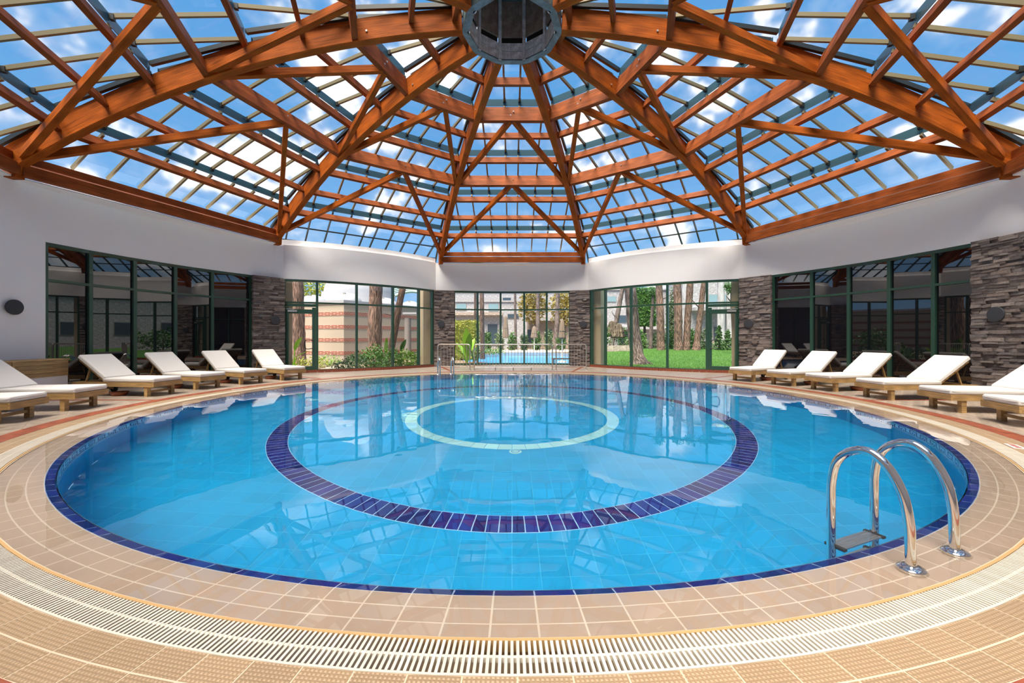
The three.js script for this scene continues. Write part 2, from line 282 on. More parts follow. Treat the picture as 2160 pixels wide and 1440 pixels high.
// ---------------------------------------------------------------- windows
function windowOn(name, label, at, ts, clear, frameMat, doorAt, outward) {          // at(t, dr, y): point on the window line
  const g = struct(name, label), fw = 0.085, fd = 0.12, up = V(0, 1, 0);
  const post = (t, y0, y1, w = fw) => { const c = at(t, 0, 0), e = at(t + 0.004, 0, 0).sub(c).normalize(); return loft([y0, y1].map((y) => [[-w / 2, -fd / 2], [w / 2, -fd / 2], [w / 2, fd / 2], [-w / 2, fd / 2]].map(([a, b]) => c.clone().addScaledVector(e, a).add(V(-e.z * b, y, e.x * b))))); };
  const rail = (ta, tb, y, h) => { const rings = []; for (let i = 0; i <= 6; i++) { const t = ta + (tb - ta) * i / 6; rings.push([at(t, -fd / 2, y - h / 2), at(t, -fd / 2, y + h / 2), at(t, fd / 2, y + h / 2), at(t, fd / 2, y - h / 2)]); } return loft(rings); };
  const pane = (ta, tb, y0, y1) => { const rings = []; for (let i = 0; i <= 1; i++) { const t = ta + (tb - ta) * i; rings.push([at(t, 0, y0), at(t, 0, y1)]); } const [[a, b], [c, d]] = rings; const q = new THREE.BufferGeometry(); q.setAttribute('position', new THREE.Float32BufferAttribute([a, c, d, a, d, b].flatMap((p) => [p.x, p.y, p.z]), 3)); q.setAttribute('uv', new THREE.Float32BufferAttribute([0, 0, 1, 0, 1, 1, 0, 0, 1, 1, 0, 1], 2)); q.computeVertexNormals(); return q; };
  for (const t of ts) part('mullion', post(t, 0.04, HEAD), frameMat, g);
  part('head_rail', rail(ts[0], ts[ts.length - 1], HEAD - 0.04, 0.08), frameMat, g); part('sill_rail', rail(ts[0], ts[ts.length - 1], 0.08, 0.08), frameMat, g);
  part('transom', rail(ts[0], ts[ts.length - 1], TRANSOM, 0.06), frameMat, g);
  const gm = clear ? mat.glass : mat.darkGlass;
  for (let i = 0; i + 1 < ts.length; i++) {
    part('pane', pane(ts[i], ts[i + 1], TRANSOM + 0.02, HEAD - 0.04), gm, g);
    if (i !== doorAt) part('pane', pane(ts[i], ts[i + 1], 0.1, TRANSOM - 0.02), gm, g);
  }
  return { g, post, rail, pane };
}
const onCircle = (r) => (t, dr, y) => P(t, r + dr, y);
windowOn('window_1', 'five-bay clear back window behind the pool railing', onCircle(10.55), [-14.6, -8.7, -2.9, 3.1, 8.8, 14.6], true, mat.frame, -1);
for (const side of [-1, 1]) {
  const ts = [0.04, 0.16, 0.357, 0.588, 0.81, 0.985], at = (t, dr, y) => bulge(t, 0.06 + dr, y, side);
  const w = windowOn('window_' + (side < 0 ? 2 : 3), side < 0 ? 'curved clear window and glass door facing the striped domed building' : 'curved clear window and glass door facing the lawn', at, ts, true, mat.frame, 4);
  const d = struct('door_' + (side < 0 ? 1 : 2), side < 0 ? 'glass door in a dark green frame facing the striped domed building' : 'glass door in a dark green frame facing the lawn');
  const a = 0.815, b = 0.98, w1 = 0.021;
  for (const t of [a + 0.012, b - 0.012]) part('stile', w.post(t, 0.03, 2.42, 0.12), mat.frame, d);
  part('head_frame', w.rail(a, b, 2.5, 0.10), mat.frame, d); part('top_rail', w.rail(a, b, 2.27, 0.16), mat.frame, d); part('bottom_rail', w.rail(a, b, 0.14, 0.2), mat.frame, d);
  part('fanlight_pane', w.pane(a, b, 2.34, 2.46), mat.glass, d); part('pane', w.pane(a + 0.02, b - 0.02, 0.24, 2.2), mat.glass, d);
  const h0 = at(a + 0.03, -0.10, 1.0), h1 = at(a + 0.055, -0.10, 1.0);
  part('handle', tube([at(a + 0.012, -0.06, 0.9), h1.clone().setY(0.9), h1.clone().setY(1.2), at(a + 0.012, -0.06, 1.2)], 0.015, 30, 8), mat.black, d);
  const cx = (t) => at(t, -0.1, 2.28);
  part('door_closer', bar(cx(0.915), cx(0.962), 0.05, 0.06), mat.bolt, d); part('closer_arm', bar(cx(0.93).setY(2.34), cx(0.97).setY(2.36), 0.02, 0.02), mat.bolt, d);
}
for (const side of [-1, 1]) windowOn('window_' + (side < 0 ? 4 : 5), side < 0 ? 'row of five dark mirror-like panes behind the loungers beside the white wall' : 'row of five dark mirror-like panes in green frames beside the wide stone wall', (t, dr, y) => P(side * t, 10.56 + dr, y), [58.5, 64.9, 70.5, 76.05, 81.45, 86.35], false, mat.frame, -1);
// round wall lamps
for (const [a, r, y, on] of [[-89.7, 10.5, 1.94, 'the white wall beside the wooden bench'], [-54.6, 10.36, 1.92, 'the stone pier by the striped-building door'], [-17.9, 10.42, 1.92, 'the slim stone pier behind the small ladder'], [18, 10.42, 1.9, 'the slim stone pier near the outdoor parasol'], [54.6, 10.36, 1.8, 'the stone pier beside the lawn door'], [89, 10.36, 1.8, 'the wide stone wall']]) {
  const p = P(a, r - 0.05, y), g = thing('wall_lamp', 'round dark grey disc wall lamp on ' + on, 'wall lamp', [p.x, p.y, p.z], -rad(a));
  const dm = M(L(0.035, 0.037, 0.045), 0.6);
  part('disc', new THREE.LatheGeometry([[0, 0], [0.145, 0], [0.16, 0.012], [0.16, 0.03], [0.15, 0.04], [0, 0.04]].map((q) => new THREE.Vector2(...q)), 40).rotateX(Math.PI / 2).translate(0, 0, -0.01), dm, g);
  part('mount', cyl(0.07, 0.07, 0.09, 20).rotateX(Math.PI / 2).translate(0, 0, -0.03), mat.black, g);
}
// ---------------------------------------------------------------- pool and deck
const RP = 6.41, WATER = -0.012, DEEP = -1.5;
const poolMats = shades(0.006, 0.33, 0.64, 0.05, 3, 0.3), navy = shades(0.012, 0.016, 0.16, 0.25, 3, 0.18), aqua = shades(0.40, 0.80, 0.84, 0.04, 3, 0.3);
const slabTile = (w, h = 0.008) => { const g = new THREE.BoxGeometry(w, h, w); return g; };
const camPx = (v) => 860 * 1 / Math.max(0.5, v.distanceTo(camera.position));
function dealTiles(parent, name, list, mats, keep = 296) {                             // list: {geo, m, p, size}: the largest in the picture stay parts, the rest become one part
  const seen = (p) => { const d = 8.5 - p.z; return d > 0.4 && Math.abs(p.x / d) < 1.3 && (1.3 - p.y) / d < 0.9; };
  list.forEach((t) => { t.k = seen(t.p) ? 1 / t.p.distanceTo(camera.position) : 0; });
  list.sort((a, b) => b.k - a.k);
  const rest = mats.map(() => []);
  list.forEach((t, i) => {
    const mi = Math.floor(rnd() * mats.length);
    if (i < keep) { const o = part(name, t.geo, mats[mi], parent); if (t.m) o.applyMatrix4(t.m); } else rest[mi].push(t.m ? t.geo.clone().applyMatrix4(t.m) : t.geo);
  });
  if (list.length > keep) { const all = rest.flat(); rest.forEach((r, i) => { if (r.length) part(name.replace(/_?tile|_?slat/, (x) => x) + '_field', merge(r), mats[i], parent, undefined, 'stuff'); }); }
}
{
  const f = struct('floor_pool', 'light blue tiled pool floor with a navy ring and a pale inner ring');
  part('bed', cyl(6.34, 6.34, 0.1, 96).translate(0, DEEP - 0.0525, 0), M(L(0.04, 0.43, 0.70), 0.7), f);
  const w = 0.25, g = slabTile(w - 0.008), list = [];
  for (let i = -26; i <= 26; i++) for (let j = -26; j <= 26; j++) { const x = (i + 0.5) * w, z = (j + 0.5) * w; if (Math.hypot(x, z) < 6.42) list.push({ geo: g, m: new THREE.Matrix4().makeTranslation(x, DEEP - 0.004, z), p: V(x, DEEP, z) }); }
  dealTiles(f, 'tile', list, poolMats);
  const ringN = struct('floor_pool_ring', 'ring of narrow navy tiles on the pool floor'); const n = 200, rl = [];
  for (let i = 0; i < n; i++) rl.push([i * 360 / n + 0.08, (i + 1) * 360 / n - 0.08]);
  part('joint', sector(0, 360, 4.09, 4.40, DEEP, DEEP + 0.004, undefined, 120), M(L(0.35, 0.62, 0.85), 0.6), ringN);
  for (const [a, b] of rl) part('navy_tile', sector(a, b, 4.10, 4.39, DEEP, DEEP + 0.009, undefined, 1), pick(navy), ringN);
  const ringP = struct('floor_pool_ring', 'small ring of pale aqua tiles at the middle of the pool floor');
  for (let i = 0; i < 60; i++) part('pale_tile', sector(i * 6 + 0.12, i * 6 + 5.88, 1.93, 2.16, DEEP, DEEP + 0.009, undefined, 1), pick(aqua), ringP);
  // vertical pool wall with a printed key-pattern band
  const wl = struct('wall_pool', 'curved light blue pool wall with a key-pattern tile band');
  part('wall_tiles', sector(0, 360, 6.35, 6.46, DEEP - 0.02, -0.42, undefined, 144), poolMats[1], wl);
  const cv = document.createElement('canvas'); cv.width = 128; cv.height = 128; const c = cv.getContext('2d');
  c.fillStyle = '#b4e2fa'; c.fillRect(0, 0, 128, 128); c.fillStyle = '#072a78'; c.fillRect(0, 6, 128, 7); c.fillRect(0, 115, 128, 7); c.lineWidth = 11; c.strokeStyle = '#072a78';
  c.beginPath(); c.moveTo(0, 98); c.lineTo(18, 98); c.lineTo(18, 32); c.lineTo(98, 32); c.lineTo(98, 76); c.lineTo(62, 76); c.lineTo(62, 56); c.stroke();
  c.beginPath(); c.moveTo(40, 60); c.lineTo(40, 98); c.lineTo(128, 98); c.stroke();
  const t = new THREE.CanvasTexture(cv); t.wrapS = t.wrapT = THREE.RepeatWrapping; t.colorSpace = THREE.SRGBColorSpace; t.magFilter = THREE.LinearFilter;
  const keyM = M(L(1, 1, 1), 0.25, { map: t }), key = new THREE.CylinderGeometry(6.333, 6.333, 0.50, 180, 1, true); { const uv = key.attributes.uv; for (let i = 0; i < uv.count; i++) uv.setXY(i, uv.getX(i) * 124, uv.getY(i)); }
  part('key_band', key.translate(0, -0.32, 0), keyM, wl); part('wall_tiles', sector(0, 360, 6.35, 6.46, -0.42, -0.265, undefined, 144), poolMats[0], wl); part('wall_tiles', sector(0, 360, 6.351, 6.46, -0.275, -0.095, undefined, 144), poolMats[0], wl);
}
// rim: navy lip, three rows of beige tiles sloping to the water, overflow grating, two rows of studded tiles
const beige = shades(0.50, 0.39, 0.30, 0.035, 4, 0.22), stud = tex(128, (u, v) => { const a = (u * 16) % 1, b = (v * 16) % 1; return 0.35 + 0.65 * sstep(0.16, 0.3, Math.min(Math.min(a, 1 - a), Math.min(b, 1 - b))); });
const studC = tex(128, (u, v) => { const a = (u * 16) % 1, b = (v * 16) % 1, k = sstep(0.14, 0.26, Math.min(Math.min(a, 1 - a), Math.min(b, 1 - b))); return [0.83 + 0.12 * k, 0.80 + 0.13 * k, 0.75 + 0.16 * k]; }, true);
stud.repeat.set(3.4, 3.4); studC.repeat.set(3.4, 3.4);
const studded = shades(0.42, 0.31, 0.205, 0.06, 4, 0.5, { map: studC, bumpMap: stud, bumpScale: 0.004 });
function topUV(g, mid = 0) { const p = g.attributes.position, uv = g.attributes.uv; for (let i = 0; i < p.count; i++) { let a = Math.atan2(p.getX(i), -p.getZ(i)) - rad(mid); a -= Math.round(a / (2 * Math.PI)) * 2 * Math.PI; const r = Math.hypot(p.getX(i), p.getZ(i)); uv.setXY(i, a * 7 + mid * 0.37, r + mid * 0.11); } return g; }
function ringTiles(name, label, n, r0, r1, y0, yi, yo, mats, gap, tile, groutMat, shift = 0) {
  const lip = tile === 'lip_tile', s = struct(name, label), g = gap / 2 / r0 * 180 / Math.PI;
  part('grout', sector(0, 360, r0 + (lip ? 0.008 : 0), r1, y0 - 0.05, yi - (lip ? -0.001 : 0.0012), yo - (lip ? 0.003 : 0.0012), 144), groutMat, s);
  const list = []; for (let i = 0; i < n; i++) { const a = (i + shift) * 360 / n, geo = topUV(sector(a + g, a + 360 / n - g, r0 + 0.003, r1 - 0.006, y0, yi, yo, 1), a); list.push({ geo, p: P(a, (r0 + r1) / 2) }); }
  dealTiles(s, tile, list, mats);
}
const lipGrout = M(L(0.42, 0.55, 0.72), 0.8), studGrout = M(L(0.52, 0.42, 0.31), 0.9), slope = (r) => -0.034 + (r - RP) / (6.74 - RP) * 0.018;
ringTiles('floor_pool_lip', 'ring of glossy navy lip tiles edging the pool', 190, 6.338, RP, -0.09, -0.066, -0.034, navy, 0.009, 'lip_tile', lipGrout, 0.45);
ringTiles('floor_pool_rim', 'narrow beige tile ring next to the navy pool lip', 190, RP, 6.515, -0.06, slope(RP), slope(6.515), beige, 0.010, 'rim_tile', mat.grout, 0.45);
ringTiles('floor_pool_rim', 'middle beige tile ring of the wet pool rim', 190, 6.515, 6.625, -0.06, slope(6.515), slope(6.625), beige, 0.010, 'rim_tile', mat.grout, 0.45);
ringTiles('floor_pool_rim', 'outer beige tile ring beside the overflow grating', 190, 6.625, 6.74, -0.06, slope(6.625), slope(6.74), beige, 0.010, 'rim_tile', mat.grout, 0.45);
ringTiles('floor_deck_ring', 'ring of studded tan tiles beside the overflow grating', 205, 6.935, 7.075, -0.03, 0, 0, studded, 0.007, 'studded_tile', studGrout, 0.4);
ringTiles('floor_deck_ring', 'ring of studded tan tiles beside the terracotta band', 205, 7.075, 7.215, -0.03, 0, 0, studded, 0.007, 'studded_tile', studGrout, 0.4);
{
  const gr = struct('floor_grating', 'cream plastic overflow grating running round the pool'), cream = shades(0.57, 0.52, 0.44, 0.06, 3, 0.4);
  part('channel', loft(Array.from({ length: 145 }, (_, i) => { const a = i * 2.5; return [P(a, 6.74, -0.006), P(a, 6.745, -0.25), P(a, 6.93, -0.25), P(a, 6.935, -0.004), P(a, 6.95, -0.004), P(a, 6.95, -0.27), P(a, 6.725, -0.27), P(a, 6.725, -0.006)]; }), false), mat.groutDark, gr);
  part('channel_edge', sector(0, 360, 6.735, 6.75, -0.05, 0.0, undefined, 144), M(L(0.42, 0.26, 0.11), 0.6), gr);
  part('channel_edge', sector(0, 360, 6.926, 6.937, -0.05, 0.003, undefined, 144), cream[1], gr);
  part('spine', sector(0, 360, 6.832, 6.846, -0.02, 0.001, undefined, 144), cream[1], gr);
  const n = 1760, list = [], geo = box(0.0125, 0.018, 0.172, 0);
  for (let i = 0; i < n; i++) { const a = i * 360 / n, p = P(a, 6.84, -0.006); list.push({ geo, p, m: new THREE.Matrix4().makeRotationY(-rad(a)).setPosition(p) }); }
  dealTiles(gr, 'slat', list, cream);
}
{
  const tb = struct('floor_band', 'terracotta tile band circling the pool deck with spokes to the rib feet');
  part('band', sector(0, 360, 7.215, 7.46, -0.04, 0.002, undefined, 144), mat.terracotta, tb);
  for (let k = 0; k < 10; k++) part('spoke', sector(17.65 + 36 * k, 18.35 + 36 * k, 7.46, 10.4, -0.03, 0.002, undefined, 1), mat.terracotta, tb);
  part('wall_border', sector(-18, 18, 9.6, 9.75, -0.03, 0.002), mat.terracotta, tb);
  const fl = struct('floor', 'beige square floor tiles of the pool deck laid diagonally'), dm = shades(0.51, 0.415, 0.335, 0.06, 4, 0.3, { map: blotch });
  part('screed', sector(0, 360, 7.2, 11.0, -0.2, -0.005, undefined, 144), mat.groutDark, fl);
  const w = 0.38, g = box(w - 0.006, 0.02, w - 0.006, 0), list = [];
  for (let i = -29; i <= 29; i++) for (let j = -29; j <= 29; j++) { const u = (i + 0.5) * w, v = (j + 0.5) * w, x = (u - v) * Math.SQRT1_2, z = (u + v) * Math.SQRT1_2, r = Math.hypot(x, z); if (r > 7.24 && r < 10.75) list.push({ geo: g, m: new THREE.Matrix4().makeRotationY(-Math.PI / 4).setPosition(x, -0.0101, z), p: V(x, 0, z) }); }
  dealTiles(fl, 'floor_tile', list, dm);
}
{ // still water lapping over the rim tiles
  const g = new THREE.RingGeometry(0.001, 6.737, 160, 40).rotateX(-Math.PI / 2).translate(0, WATER, 0), p = g.attributes.position, uv = g.attributes.uv;
  for (let i = 0; i < p.count; i++) uv.setXY(i, p.getX(i), p.getZ(i));
  const ripple = tex(512, (u, v) => 0.5 + 0.22 * loop(u, v, 9) + 0.10 * loop(u, v, 24)); ripple.repeat.set(0.16, 0.16);
  single('pool_water', g, M(L(1, 1, 1), 0.0, { transmission: 1, thickness: 1.5, ior: 1.333, bumpMap: ripple, bumpScale: 0.0022 }), 'still clear blue water filling the round pool to the brim', 'water', undefined, 'stuff');
}
// ---------------------------------------------------------------- loungers, ladders, railing, bench
mat.teak = M(L(0.62, 0.385, 0.15), 0.5, { map: grainFine, bumpMap: grainFine, bumpScale: 0.001 });
mat.cushion = M(L(0.72, 0.69, 0.655), 0.9, { bumpMap: fibre, bumpScale: 0.0012, sheen: 0.3, sheenColor: L(1, 1, 1) });
mat.rubber = M(L(0.02, 0.02, 0.02), 0.7); mat.clay = M(L(0.42, 0.13, 0.06), 0.7, { map: blotch });
fibre.repeat.set(6, 6);
function makeLounger() {                                                    // foot legs at the origin, head towards -z
  const o = thing('sun_lounger', '', 'sun lounger', [0, 0, 0], 0, 'teak sun loungers round the pool'), W = 0.70;
  for (const s of [-1, 1]) {
    part('side_rail', bxAt(0.045, 0.10, 2.0, s * (W / 2 - 0.022), 0.265, -0.85), mat.teak, o);
    part('leg', bxAt(0.085, 0.23, 0.075, s * (W / 2 - 0.065), 0.115, -0.04), mat.teak, o);
    part('leg', bxAt(0.07, 0.17, 0.07, s * (W / 2 - 0.07), 0.165, -1.62), mat.teak, o);
    const wheel = part('wheel', cyl(0.085, 0.085, 0.04, 24).rotateZ(Math.PI / 2), mat.rubber, o, [s * (W / 2 + 0.005), 0.086, -1.62]);
    part('hub', cyl(0.02, 0.02, 0.05, 12).rotateZ(Math.PI / 2), mat.bolt, wheel);
  }
  part('foot_rail', bxAt(W, 0.10, 0.045, 0, 0.265, 0.155), mat.teak, o); part('head_rail', bxAt(W - 0.09, 0.10, 0.04, 0, 0.265, -1.80), mat.teak, o);
  part('stretcher', bxAt(W - 0.17, 0.045, 0.03, 0, 0.105, -0.04), mat.teak, o);
  for (let i = 0; i < 9; i++) part('slat', bxAt(W - 0.09, 0.018, 0.09, 0, 0.30, 0.07 - i * 0.125), mat.teak, o);
  const back = new THREE.Group(); back.name = 'backrest'; back.position.set(0, 0.315, -1.07); back.rotation.x = rad(37); o.add(back);
  for (const s of [-1, 1]) part('back_rail', bxAt(0.04, 0.035, 0.80, s * (W / 2 - 0.075), 0.0, -0.40), mat.teak, back);
  for (let i = 0; i < 6; i++) part('back_slat', bxAt(W - 0.05, 0.016, 0.09, 0, 0.026, -0.06 - i * 0.135), mat.teak, back);
  part('prop', bar(V(0.24, 0.28, -1.62), V(0.24, 0.62, -1.50), 0.03, 0.03, V(0, 0, 1)), mat.teak, o); part('prop', bar(V(-0.24, 0.28, -1.62), V(-0.24, 0.62, -1.50), 0.03, 0.03, V(0, 0, 1)), mat.teak, o);
  const soft = (g, f) => { const p = g.attributes.position; for (let i = 0; i < p.count; i++) { const y = p.getY(i); if (y > 0) p.setY(i, y + f(p.getX(i), p.getZ(i))); } g.computeVertexNormals(); return g; };
  const seat = part('seat_cushion', soft(new RoundedBoxGeometry(W - 0.02, 0.095, 1.26, 5, 0.03), (x, z) => 0.008 * Math.cos(x * 4.2) * Math.cos(z * 2.2)), mat.cushion, o, [0, 0.362, -0.46]);
  const bc = part('back_cushion', soft(new RoundedBoxGeometry(W - 0.02, 0.095, 0.84, 5, 0.03), (x, z) => 0.01 * Math.cos(x * 4.2) * Math.cos(z * 3.4)), mat.cushion, back, [0, 0.083, -0.425]);
  part('piping', tube([V(-0.32, 0.013, 0.60), V(0.32, 0.013, 0.60), V(0.33, 0.013, 0.59), V(0.33, 0.013, -0.59), V(0.32, 0.013, -0.6), V(-0.32, 0.013, -0.6), V(-0.33, 0.013, -0.59), V(-0.33, 0.013, 0.59)].map((p) => p.multiply(V(1.035, 1, 1.04))), 0.004, 90, 6, true), mat.cushion, seat);
  return o;
}
{
  const spots = [[61.7, 7.88, 'beside the stone pier at the lawn door'], [70.2, 7.87, 'second from the stone pier at the lawn door'], [78.3, 7.86, 'third from the stone pier at the lawn door'], [88.0, 7.85, 'at the green-framed window beside the wide stone wall'], [98.4, 7.88, 'under the lamp of the wide stone wall'], [107.6, 7.9, 'before the wide stone wall, furthest from the lawn door'],
    [-58.8, 7.97, 'beside the glass door facing the striped building'], [-67.4, 8.0, 'second from the door facing the striped building'], [-75.8, 8.05, 'third from the door facing the striped building'], [-84.4, 8.02, 'beside the end of the wooden bench'], [-97.0, 8.0, 'in front of the wooden bench'], [-104.9, 8.08, 'beyond the wooden bench by the white wall'], [-112.6, 8.08, 'by the white wall, second past the wooden bench']];
  const proto = makeLounger();
  spots.forEach(([a, r, where], i) => {
    const p = P(a, r), l = 'teak sun lounger with cream cushion ' + where, o = i ? dup(proto, [p.x, 0, p.z], -rad(a), l) : proto;
    o.position.set(p.x, 0, p.z); o.rotation.y = -rad(a); o.userData.label = l;
    if (![3, 4, 5, 10, 11, 12].includes(i)) { const q = P(a + (a > 0 ? 1.2 : -1.2), r + 0.85), s = single('clay_saucer', new THREE.LatheGeometry([[0, 0], [0.12, 0], [0.17, 0.085], [0.155, 0.085], [0.11, 0.015], [0, 0.015]].map((v) => new THREE.Vector2(...v)), 28), mat.clay, 'low terracotta saucer on the floor under a cream-cushioned lounger', 'saucer', 'terracotta saucers under the loungers'); s.position.copy(q).setY(0.001); }
  });
}
// pool ladders
function ladder(label, a) {
  const p = P(a, 6.59), o = thing('pool_ladder', label, 'ladder', [p.x, 0, p.z], -rad(a)), prof = [[0, -0.06], [0.004, 0.1], [0.012, 0.26], [0.045, 0.42], [0.12, 0.55], [0.205, 0.605], [0.30, 0.58], [0.375, 0.5], [0.408, 0.36], [0.412, 0.2], [0.412, -0.1], [0.412, -0.5], [0.412, -1.05]];
  for (const s of [-1, 1]) {
    const h = part('handrail', tube(prof.map(([z, y]) => V(s * 0.24, y, z)), 0.0255, 120, 20), mat.steel, o);
    part('flange', new THREE.LatheGeometry([[0.024, 0.03], [0.04, 0.028], [0.062, 0.016], [0.072, 0], [0, 0]].map((v) => new THREE.Vector2(...v)), 32).translate(s * 0.24, -0.012, 0), mat.steel, h);
    part('foot_cap', new THREE.SphereGeometry(0.03, 16, 10).translate(s * 0.24, -1.06, 0.412), mat.rubber, h);
  }
  for (const y of [-0.17, -0.47, -0.77]) {
    const st = part('step', box(0.43, 0.025, 0.10).translate(0, y, 0.40), mat.steelSatin, o);
    for (let k = 0; k < 4; k++) part('tread_rib', bxAt(0.42, 0.006, 0.008, 0, y + 0.015, 0.365 + k * 0.023), mat.steel, st);
    for (const s of [-1, 1]) part('step_end', bxAt(0.03, 0.04, 0.12, s * 0.215, y, 0.40), mat.rubber, st);
  }
  return o;
}
ladder('polished steel pool ladder beside the overflow grating with submerged steps', 157.9);
ladder('small steel pool ladder at the pool edge near the railing', -21.6);
// railing in three sections
function railing(label, a, b, n, feet) {
  const o = thing('pool_railing', label, 'railing', [0, 0, 0], 0, 'metal railings before the back window'), d = b.clone().sub(a), L0 = d.length(); d.normalize();
  const at = (s, y) => a.clone().addScaledVector(d, s).setY(y), H = 1.03;
  part('hoop', tube([at(0, 0), at(0, 0.5), at(0, 0.93), at(0.025, 1.0), at(0.10, H), at(0.3, H), at(L0 / 2, H), at(L0 - 0.3, H), at(L0 - 0.10, H), at(L0 - 0.025, 1.0), at(L0, 0.93), at(L0, 0.5), at(L0, 0)], 0.024, 120, 12), mat.steelSatin, o);
  part('bottom_rail', tube([at(0, 0.13), at(L0 / 2, 0.13), at(L0, 0.13)], 0.016, 8, 10), mat.steelSatin, o);
  for (let i = 1; i < n; i++) part('baluster', cyl(0.0085, 0.0085, H - 0.13, 8).translate(...at(L0 * i / n, (H + 0.13) / 2).toArray()), mat.steelSatin, o);
  for (const s of [0, L0]) part('base_plate', cyl(0.045, 0.055, 0.03, 16).translate(...at(s, 0.015).toArray()), mat.steelSatin, o);
  for (const f of feet) part('foot', cyl(0.018, 0.03, 0.13, 10).translate(...at(L0 * f, 0.065).toArray()), mat.steelSatin, o);
}
railing('long middle section of tubular steel railing before the back window', V(-1.5, 0, -7.7), V(1.6, 0, -7.7), 25, [0.27, 0.5, 0.73]);
railing('short section of tubular steel railing beside the small pool ladder', V(-3.05, 0, -8.25), V(-1.68, 0, -7.78), 10, []);
railing('short section of tubular steel railing beside the parasol side of the back window', V(1.76, 0, -7.75), V(3.03, 0, -8.15), 10, []);
// wooden bench against the left wall
{
  const o = thing('bench', 'white low bench block with a light wooden board back against the white wall', 'bench', [0, 0, 0]), bw = [0.92, 1, 0.85, 0.96].map((k) => M(L(0.74 * k, 0.48 * k, 0.20 * k), 0.5, { map: grainFine }));
  part('body', loft([V(-9.86, 0, -0.55), V(-9.80, 0, 0.52), V(-9.88, 0, 1.5)].map((p, i) => [V(p.x, 0, p.z), V(p.x, 0.47, p.z), V(-10.38 + i * 0.06, 0.47, p.z), V(-10.38 + i * 0.06, 0, p.z)])), mat.wall, o);
  part('seat_back', loft([V(-9.93, 0, -0.55), V(-9.87, 0, 0.52), V(-9.95, 0, 1.5)].map((p, i) => [V(p.x, 0.47, p.z), V(p.x, 0.79, p.z), V(-10.36 + i * 0.06, 0.79, p.z), V(-10.36 + i * 0.06, 0.47, p.z)])), mat.wall, o);
  for (let k = 0; k < 4; k++) { const y0 = 0.475 + k * 0.085; part('board', loft([V(-9.87, 0, -0.54), V(-9.81, 0, 0.49)].map((p) => [V(p.x + 0.03, y0, p.z), V(p.x + 0.03, y0 + 0.08, p.z), V(p.x - 0.06, y0 + 0.08, p.z), V(p.x - 0.06, y0, p.z)])), bw[k], o); }
  for (let k = 0; k < 4; k++) { const y0 = 0.475 + k * 0.085; part('board', loft([V(-9.81, 0, 0.53), V(-9.89, 0, 1.49)].map((p) => [V(p.x + 0.03, y0, p.z), V(p.x + 0.03, y0 + 0.08, p.z), V(p.x - 0.06, y0 + 0.08, p.z), V(p.x - 0.06, y0, p.z)])), bw[(k + 2) % 4], o); }
  part('corner_post', bxAt(0.05, 0.34, 0.04, -9.79, 0.645, 0.51), bw[0], o); part('top_board', loft([V(-9.86, 0, -0.56), V(-9.80, 0, 0.52), V(-9.88, 0, 1.5)].map((p, i) => [V(p.x + 0.04, 0.815, p.z), V(p.x + 0.04, 0.84, p.z), V(-10.38 + i * 0.06, 0.84, p.z), V(-10.38 + i * 0.06, 0.815, p.z)])), bw[1], o);
}
// inlets on the pool floor
for (const [x, z, w] of [[0.05, 2.25, 'nearest the pale inner ring'], [3.85, 1.0, 'inside the navy ring towards the ladder'], [-4.9, -1.6, 'outside the navy ring towards the bench']]) { const o = thing('pool_inlet', 'small round pale inlet on the pool floor ' + w, 'inlet', [x, DEEP + 0.002, z]); part('cover', cyl(0.09, 0.10, 0.02, 24).translate(0, 0.01, 0), aqua[1], o); part('ring', new THREE.TorusGeometry(0.06, 0.008, 8, 24).rotateX(Math.PI / 2).translate(0, 0.022, 0), poolMats[0], o); }
// small pale marker plates set in the studded tiles
for (const [x, z, l, c] of [[6.0, 3.64, 'small pale marker plate with dark red marks beside the terracotta band', [0.30, 0.08, 0.07]], [-6.9, -1.75, 'small pale marker plate with dark grey marks before a lounger by the dark panes', [0.07, 0.07, 0.10]]]) {
  const o = thing('marker_plate', l, 'marker', [x, 0.001, z], Math.atan2(x, z)); part('plate', bxAt(0.24, 0.006, 0.11, 0, 0.003, 0), M(L(0.72, 0.66, 0.62), 0.5), o);
  for (const [px, w] of [[-0.07, 0.05], [0.0, 0.04], [0.065, 0.05]]) part('mark', bxAt(w, 0.003, 0.05, px, 0.007, 0), M(L(...c), 0.6), o);
}
